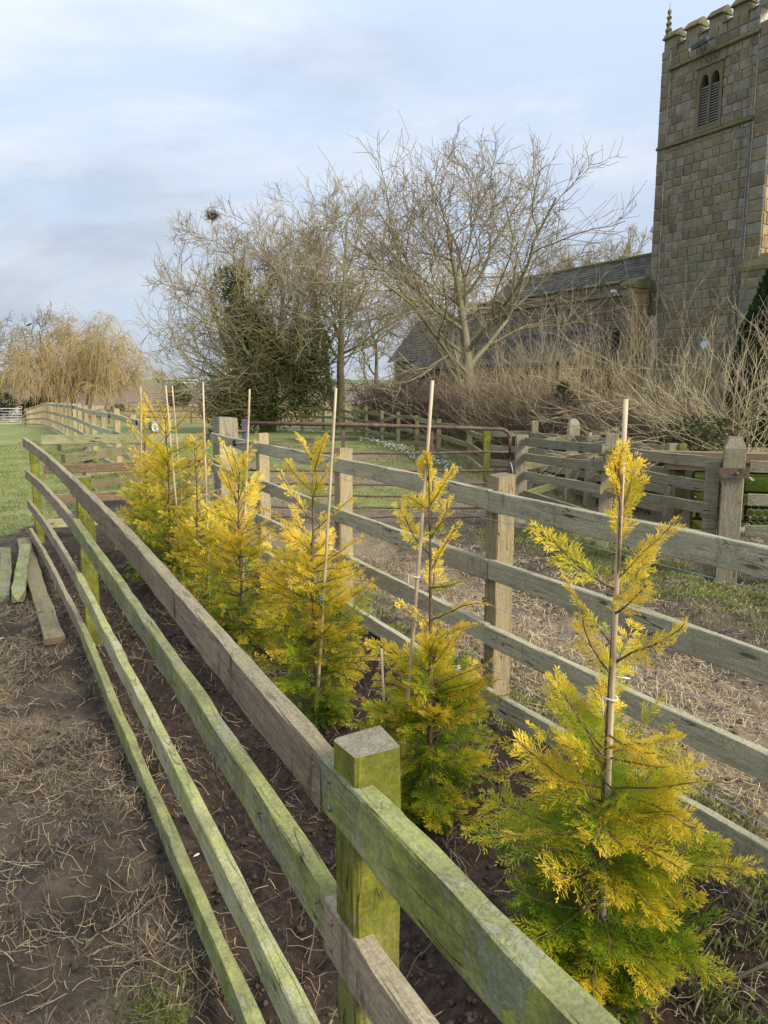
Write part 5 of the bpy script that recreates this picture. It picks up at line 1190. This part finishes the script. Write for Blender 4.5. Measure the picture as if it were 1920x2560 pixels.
def cane(label, base, tip, tie=None, r0=.0085):
    b = Vector((base[0], base[1], zg(*base[:2]) - .05)); e = Vector(tip); L = (e - b).length; nodes = []
    k = 0.0; rr = np.random.default_rng(int(abs(base[0]) * 1000)); P, Rr = [b], [r0]
    z = rr.uniform(.05, .2)
    while z < L - .04:
        for dz, s in ((-.012, 1), (0, 1.22), (.012, 1.0)): P.append(b + (e - b) * ((z + dz) / L)); Rr.append(r0 * s * (1 - .25 * z / L))
        z += rr.uniform(.2, .34)
    P.append(e); Rr.append(r0 * .75); side_ = Vector((rr.normal(0, .004), rr.normal(0, .004), 0))
    P = [p + side_ * math.sin(3.1 * (p - b).length / L) for p in P]
    c = thing('bamboo_cane', label, 'cane', tuple(b), 'bamboo canes staking the conifers'); link('cane', pipe('cane', P, Rr, M['bamboo'], 8), c)
    for h, mt in tie or ():
        p = b + (e - b) * (h / L); q = [(p.x + .018 * math.cos(a) - .006, p.y + .018 * math.sin(a) + .004, p.z + .003 * math.sin(2 * a)) for a in np.linspace(0, 6.283, 9)]
        link('tie', pipe('tie', q, .0028 if mt == 'twine' else .006, M[mt], 5), c)
        if mt == 'twine': link('tie_end', pipe('tie_end', [(p.x - .02, p.y - .01, p.z), (p.x - .035, p.y - .02, p.z + .015), (p.x - .03, p.y - .02, p.z - .04)], .002, M[mt], 4), c)
CT = [  # label, x, y, H, R, seed, boughs, density, gold bias, zw, top of the dense part
    ('nearest and widest golden conifer, yellow above and green below', .590, 1.925, 1.46, .365, 1, 140, 1.12, .17, .27, .50, {}),
    ('slim golden conifer just behind the top of the green fence post', .195, 2.84, 1.44, .33, 2, 124, 1.0, .20, .26, .46, {'lean': (-.020, 0)}),
    ('rich yellow conifer, third from the near end of the row, dense to the ground', -.345, 3.72, 1.41, .36, 3, 142, .95, .27, .30, .64, {}),
    ('golden conifer in the middle of the row, tied to its cane with pale twine', -.90, 4.72, 1.14, .41, 4, 116, .88, .25, .36, .80, {}),
    ('golden conifer with a thin bare leader, third from the far end of the row', -1.36, 5.55, 1.34, .37, 5, 100, .8, .24, .30, .58, {}),
    ('tall full golden conifer with a broad green base, second from the far end', -1.80, 6.32, 1.45, .47, 6, 150, .85, .12, .30, .70, {}),
    ('last golden conifer at the far end of the row', -2.20, 7.10, 1.54, .37, 7, 96, .72, .25, .30, .66, {}),
]
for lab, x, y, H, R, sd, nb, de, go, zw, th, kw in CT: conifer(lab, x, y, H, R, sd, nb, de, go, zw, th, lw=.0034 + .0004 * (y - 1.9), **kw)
cane('nearest bamboo cane, beside the widest golden conifer', (.605, 1.90), (.598, 1.92, 1.668), [(.92, 'twine'), (1.2, 'sapling_bark')])
cane('bamboo cane leaning beside the slim conifer behind the green fence post', (.05, 2.84), (.178, 2.86, 1.72), [(1.05, 'twine')])
cane('bamboo cane of the rich yellow third conifer', (-.35, 3.68), (-.228, 3.7, 1.69), [(.72, 'blue')])
cane('bamboo cane with a pale twine knot, behind the rich yellow third conifer', (-.92, 4.70), (-.842, 4.88, 1.68), [(1.0, 'twine'), (.62, 'blue')])
cane('bamboo cane of the conifer with the thin bare leader', (-1.30, 5.55), (-1.30, 5.6, 1.73), [(1.0, 'twine')])
cane('bamboo cane with a blue tie on the tall full conifer', (-1.66, 6.22), (-1.765, 6.3, 1.705), [(.75, 'blue')])
cane('thinner bamboo cane standing close against the blue tied one', (-1.70, 6.5), (-1.80, 6.62, 1.70))
cane('farthest bamboo cane in the last conifer of the row', (-2.27, 7.05), (-2.185, 7.0, 1.70), [(.75, 'blue')])
cane('short bamboo stick beside the slim conifer behind the green fence post', (.02, 2.82), (-.01, 2.84, .70), None, .006)

# ------------------------------------------------------------------ ground cover
def scatter(n, x0, x1, y0, y1, dens, rng, pers=True):
    out = []; got = 0
    while got < n:
        m = n * 3; x = rng.uniform(x0, x1, m); y = y0 + (y1 - y0) * rng.random(m) ** (1.5 if pers else 1)
        k = rng.random(m) < dens(x, y); out.append(np.column_stack([x[k], y[k]])); got += k.sum()
        if len(out) > 40: break
    return np.concatenate(out)[:n]
def in_view(x, y): return (np.abs(x) < .62 * y + .5)
def straw():
    r = np.random.default_rng(31)
    def d(x, y):
        g, s, b, f = zones(x, y); cl = sstep(.35, .70, fbm(x * 2.3, y * 2.3, 88, 4)); return in_view(x, y) * np.clip(s * (.10 + 1.2 * cl) + .012, 0, 1)
    p = np.concatenate([scatter(26000, -3.6, .3, 1.1, 7.5, d, r), scatter(27000, .3, 4.8, 1.5, 8.5, d, r, False), scatter(16000, -6, 3.2, 5.5, 18, d, r, False)])
    N = len(p); L = r.uniform(.012, .13, N) ** 1.0 * np.where(r.random(N) < .5, .5, 1) * np.where(r.random(N) < .1, 1.7, 1); a = r.uniform(0, 6.283, N) + .8 * (fbm(p[:, 0] * 1.3, p[:, 1] * 1.3, 9, 2) - .5) * 6
    c = r.normal(0, .16, N); w = r.uniform(.00035, .0009, N) * (1 + .20 * p[:, 1])
    pts = []
    for s in (-1, -.33, .33, 1):
        ang = a + c * s; x = p[:, 0] + np.cos(ang) * L * s * .5; y = p[:, 1] + np.sin(ang) * L * s * .5; pts.append(np.column_stack([x, y]))
    lift = np.abs(r.normal(0, .010, (N, 1))) + .004; tilt = r.normal(0, .012, N)
    Vv = []
    for k, q in enumerate(pts):
        z = tz(q[:, 0], q[:, 1]) + lift[:, 0] + tilt * (k - 1.5) / 1.5; z = np.maximum(z, tz(q[:, 0], q[:, 1]) + .002)
        nx, ny = -np.sin(a), np.cos(a); Vv += [np.column_stack([q[:, 0] - nx * w, q[:, 1] - ny * w, z]), np.column_stack([q[:, 0] + nx * w, q[:, 1] + ny * w, z + .001])]
    V = np.stack(Vv, 1).reshape(-1, 3); b = (np.arange(N) * 8)[:, None]
    F = np.concatenate([b + np.array([[2 * k, 2 * k + 1, 2 * k + 3, 2 * k + 2]]) for k in range(3)])
    tone = np.clip(r.beta(1.7, 2.2, N) - .10 * (p[:, 0] < .2) + .14 * (p[:, 0] > .4), 0, 1)
    link('straw', np_mesh('straw', V, [F], M['straw'], False, {'tone': np.repeat(tone, 8)}), kind='stuff')
straw()
def grass():
    r = np.random.default_rng(32)
    def d(x, y):
        g, s, b, f = zones(x, y); return in_view(x, y) * np.clip(g * sstep(.30, .62, fbm(x * 3.1, y * 3.1, 77, 4)) * 1.2, 0, 1)
    p = np.concatenate([scatter(42000, -.2, 4.5, 1.2, 9, d, r, False), scatter(900, -1.2, -.2, 1.5, 2.4, d, r, False), scatter(45000, -11, 3.5, 7, 24, d, r)])
    N = len(p); h = r.uniform(.015, .06, N) * np.where(p[:, 1] > 8, 1.05, np.where(p[:, 0] < -.2, .5, .85)); a = r.uniform(0, 6.283, N); le = r.uniform(.3, 1.1, N) * h; w = r.uniform(.0008, .0017, N) * (1 + .17 * p[:, 1])
    z = tz(p[:, 0], p[:, 1]) - .004; dx_, dy_ = np.cos(a), np.sin(a); sx, sy = -dy_ * w, dx_ * w
    V = np.stack([np.column_stack([p[:, 0] - sx, p[:, 1] - sy, z]), np.column_stack([p[:, 0] + sx, p[:, 1] + sy, z]), np.column_stack([p[:, 0] + dx_ * le * .4 + sx * .7, p[:, 1] + dy_ * le * .4 + sy * .7, z + h * .65]), np.column_stack([p[:, 0] + dx_ * le, p[:, 1] + dy_ * le, z + h])], 1)
    dry = r.random(N) < .24
    for nm_, k, mt in (('grass', ~dry, 'grass'), ('dry_grass', dry, 'drygrass')):
        v = V[k].reshape(-1, 3); link(nm_, np_mesh(nm_, v, [np.arange(len(v)).reshape(-1, 4)], M[mt]), kind='stuff')
    # coarse tussocks of dead grass along the far meadow
    q = np.column_stack([r.uniform(-34, 4, 9000), r.uniform(58, 108, 9000)]); h = r.uniform(.12, .5, len(q)); z = tz(q[:, 0], q[:, 1]); w = .07; o = r.normal(0, .1, len(q))
    v = np.stack([np.column_stack([q[:, 0] - w, q[:, 1], z]), np.column_stack([q[:, 0] + w, q[:, 1], z]), np.column_stack([q[:, 0] + o, q[:, 1], z + h])], 1).reshape(-1, 3); link('meadow_grass', np_mesh('meadow_grass', v, [np.arange(len(v)).reshape(-1, 3)], M['drygrass']), kind='stuff')
grass()
def clods():
    r = np.random.default_rng(33); n = 8000
    def d(x, y): g, s, b, f = zones(x, y); return in_view(x, y) * np.clip(.30 + .7 * b - g, 0, 1)
    p = scatter(n, -3, 3.5, 1.0, 8, d, r); n = len(p); s = r.uniform(.003, .016, n) * np.where(r.random(n) < .06, 1.8, 1); z = tz(p[:, 0], p[:, 1]) + s * .25
    oct_ = np.array([(1, 0, 0), (0, 1, 0), (-1, 0, 0), (0, -1, 0), (0, 0, .7), (0, 0, -.7)], float)
    V = (np.column_stack([p, z])[:, None] + oct_[None] * s[:, None, None] * r.uniform(.6, 1.3, (n, 6, 1))).reshape(-1, 3)
    f = np.array([(0, 1, 4), (1, 2, 4), (2, 3, 4), (3, 0, 4), (1, 0, 5), (2, 1, 5), (3, 2, 5), (0, 3, 5)]); F = ((np.arange(n) * 6)[:, None, None] + f[None]).reshape(-1, 3)
    link('soil_clods', np_mesh('soil_clods', V, [F], simple('soil_clod', (.085, .060, .044), .95, 0, .4, 60, .1), True), kind='stuff')
clods()
def snowdrops():
    r = np.random.default_rng(34); ex = np.array([e[:2] for e in EP]); d_ = np.r_[0, np.cumsum(np.hypot(*np.diff(ex, axis=0).T))]; P = []
    for s0, n in ((2.2, 14), (3.4, 36), (4.6, 44), (5.6, 26), (7.0, 30), (8.2, 44), (9.6, 30), (11, 20), (15.5, 26), (17.2, 26), (18.6, 16)):
        s = s0 + r.normal(0, .28, n); P.append(np.column_stack([np.interp(s, d_, ex[:, 0]) - .35 + r.normal(0, .16, n), np.interp(s, d_, ex[:, 1]) - .1]))
    p = np.concatenate(P); n = len(p); z = tz(p[:, 0], p[:, 1]) + r.uniform(.07, .14, n); C = np.column_stack([p, z])
    V, F = leaf_quads(np.repeat(C, 3, 0) + r.normal(0, .008, (3 * n, 3)), np.full(3 * n, .038), r, 0, .6); link('snowdrops', np_mesh('snowdrops', V, [F], M['petal']), kind='stuff')
    q = np.repeat(p, 4, 0) + r.normal(0, .03, (4 * n, 2)); zz = tz(q[:, 0], q[:, 1]); w = .006; o = r.normal(0, .03, len(q)); h = r.uniform(.06, .12, len(q))
    v = np.stack([np.column_stack([q[:, 0] - w, q[:, 1], zz]), np.column_stack([q[:, 0] + w, q[:, 1], zz]), np.column_stack([q[:, 0] + o, q[:, 1], zz + h])], 1).reshape(-1, 3); link('snowdrop_leaves', np_mesh('snowdrop_leaves', v, [np.arange(len(v)).reshape(-1, 3)], M['grass']), kind='stuff')
snowdrops()
# small things on the ground
def feather(x, y, lab, s=.03, rot=0., z=None):
    z = (zg(x, y) + .012) if z is None else z; V, F = [], []
    for i in range(6):
        t = i / 5; w = s * .28 * math.sin(math.pi * min(1, .15 + t * .85)); V += [(s * (t - .5), -w, .004 * t), (s * (t - .5), 0, .004 + .010 * t * (1 - t)), (s * (t - .5), w, .004 * t)]
    for i in range(5):
        for k in range(2): a = i * 3 + k; F.append((a, a + 1, a + 4, a + 3))
    me = np_mesh('feather', V, [np.array(F)], M['petal'], True)
    top('feather', me, lab, 'feather', Matrix.Translation((x, y, z)) @ Matrix.Rotation(rot, 4, 'Z') @ Matrix.Rotation(.3, 4, 'X'), 'white feathers on the mud')
for x, y, s, lab in ((-2.62, 5.05, .055, 'white feather on the mud near the end of the long plank'), (-.70, 2.62, .03, 'tiny white feather on the mud below the third rail of the left fence'), (-1.55, 1.75, .035, 'white feather on the mud at the lower left'), (.95, 1.72, .03, 'white feather on dark soil beside the nearest conifer'),
                     (.955, 2.93, .06, 'fluffy white feather caught on the third rail behind the nearest conifer'), (.45, 4.4, .05, 'white feather on the straw behind the grey fence')):
    feather(x, y, lab, s, x * 3, .545 if lab.startswith('fluffy') else None)
top('fallen_stick', pipe('fallen_stick', [(.86, 1.92, zg(.86, 1.92) + .03), (1.0, 1.95, zg(1, 1.95) + .04), (1.12, 2.0, zg(1.12, 2) + .05), (1.3, 2.1, zg(1.3, 2.1) + .07)], [.003, .005, .006, .007], M['bark_dark'], 6), 'thin dark curved stick lying on the grass right of the nearest conifer', 'stick')
sh_ = thing('sheep', 'white sheep lying in the grass behind the thick gate post', 'sheep', (-7.0, 36, zg(-7, 36)))
def sheep():
    z = zg(-7, 36); t = NT('fleece'); v = t.obj(); t.bump(t.noise(v, 30, 4, .7), .8, .03); t.fin((.55, .52, .45), .95, .05)
    pts = [(-.55, 0, .30), (-.42, 0, .36), (-.15, 0, .40), (.2, 0, .40), (.42, 0, .40), (.52, 0, .52), (.60, 0, .64), (.70, 0, .66), (.80, 0, .60), (.86, 0, .56)]
    link('body', pipe('body', pts, [.08, .20, .27, .28, .22, .14, .11, .10, .075, .04], t.m, 14), sh_, Matrix.Translation((-7.0, 36, z)) @ Matrix.Rotation(rad(200), 4, 'Z'))
    for s in (-1, 1): link('ear', pipe('ear', [(.66, s * .07, .70), (.64, s * .16, .69), (.63, s * .2, .66)], [.02, .03, .008], t.m, 6), sh_, Matrix.Translation((-7.0, 36, z)) @ Matrix.Rotation(rad(200), 4, 'Z'))
    for xx, s in ((-.35, 1), (-.35, -1), (.3, 1), (.3, -1)): link('leg', pipe('leg', [(xx, s * .15, .22), (xx + .1, s * .24, .07), (xx + .3, s * .24, .05)], [.08, .05, .03], t.m, 7), sh_, Matrix.Translation((-7.0, 36, z)) @ Matrix.Rotation(rad(200), 4, 'Z'))
sheep()
bpy.context.view_layer.update()
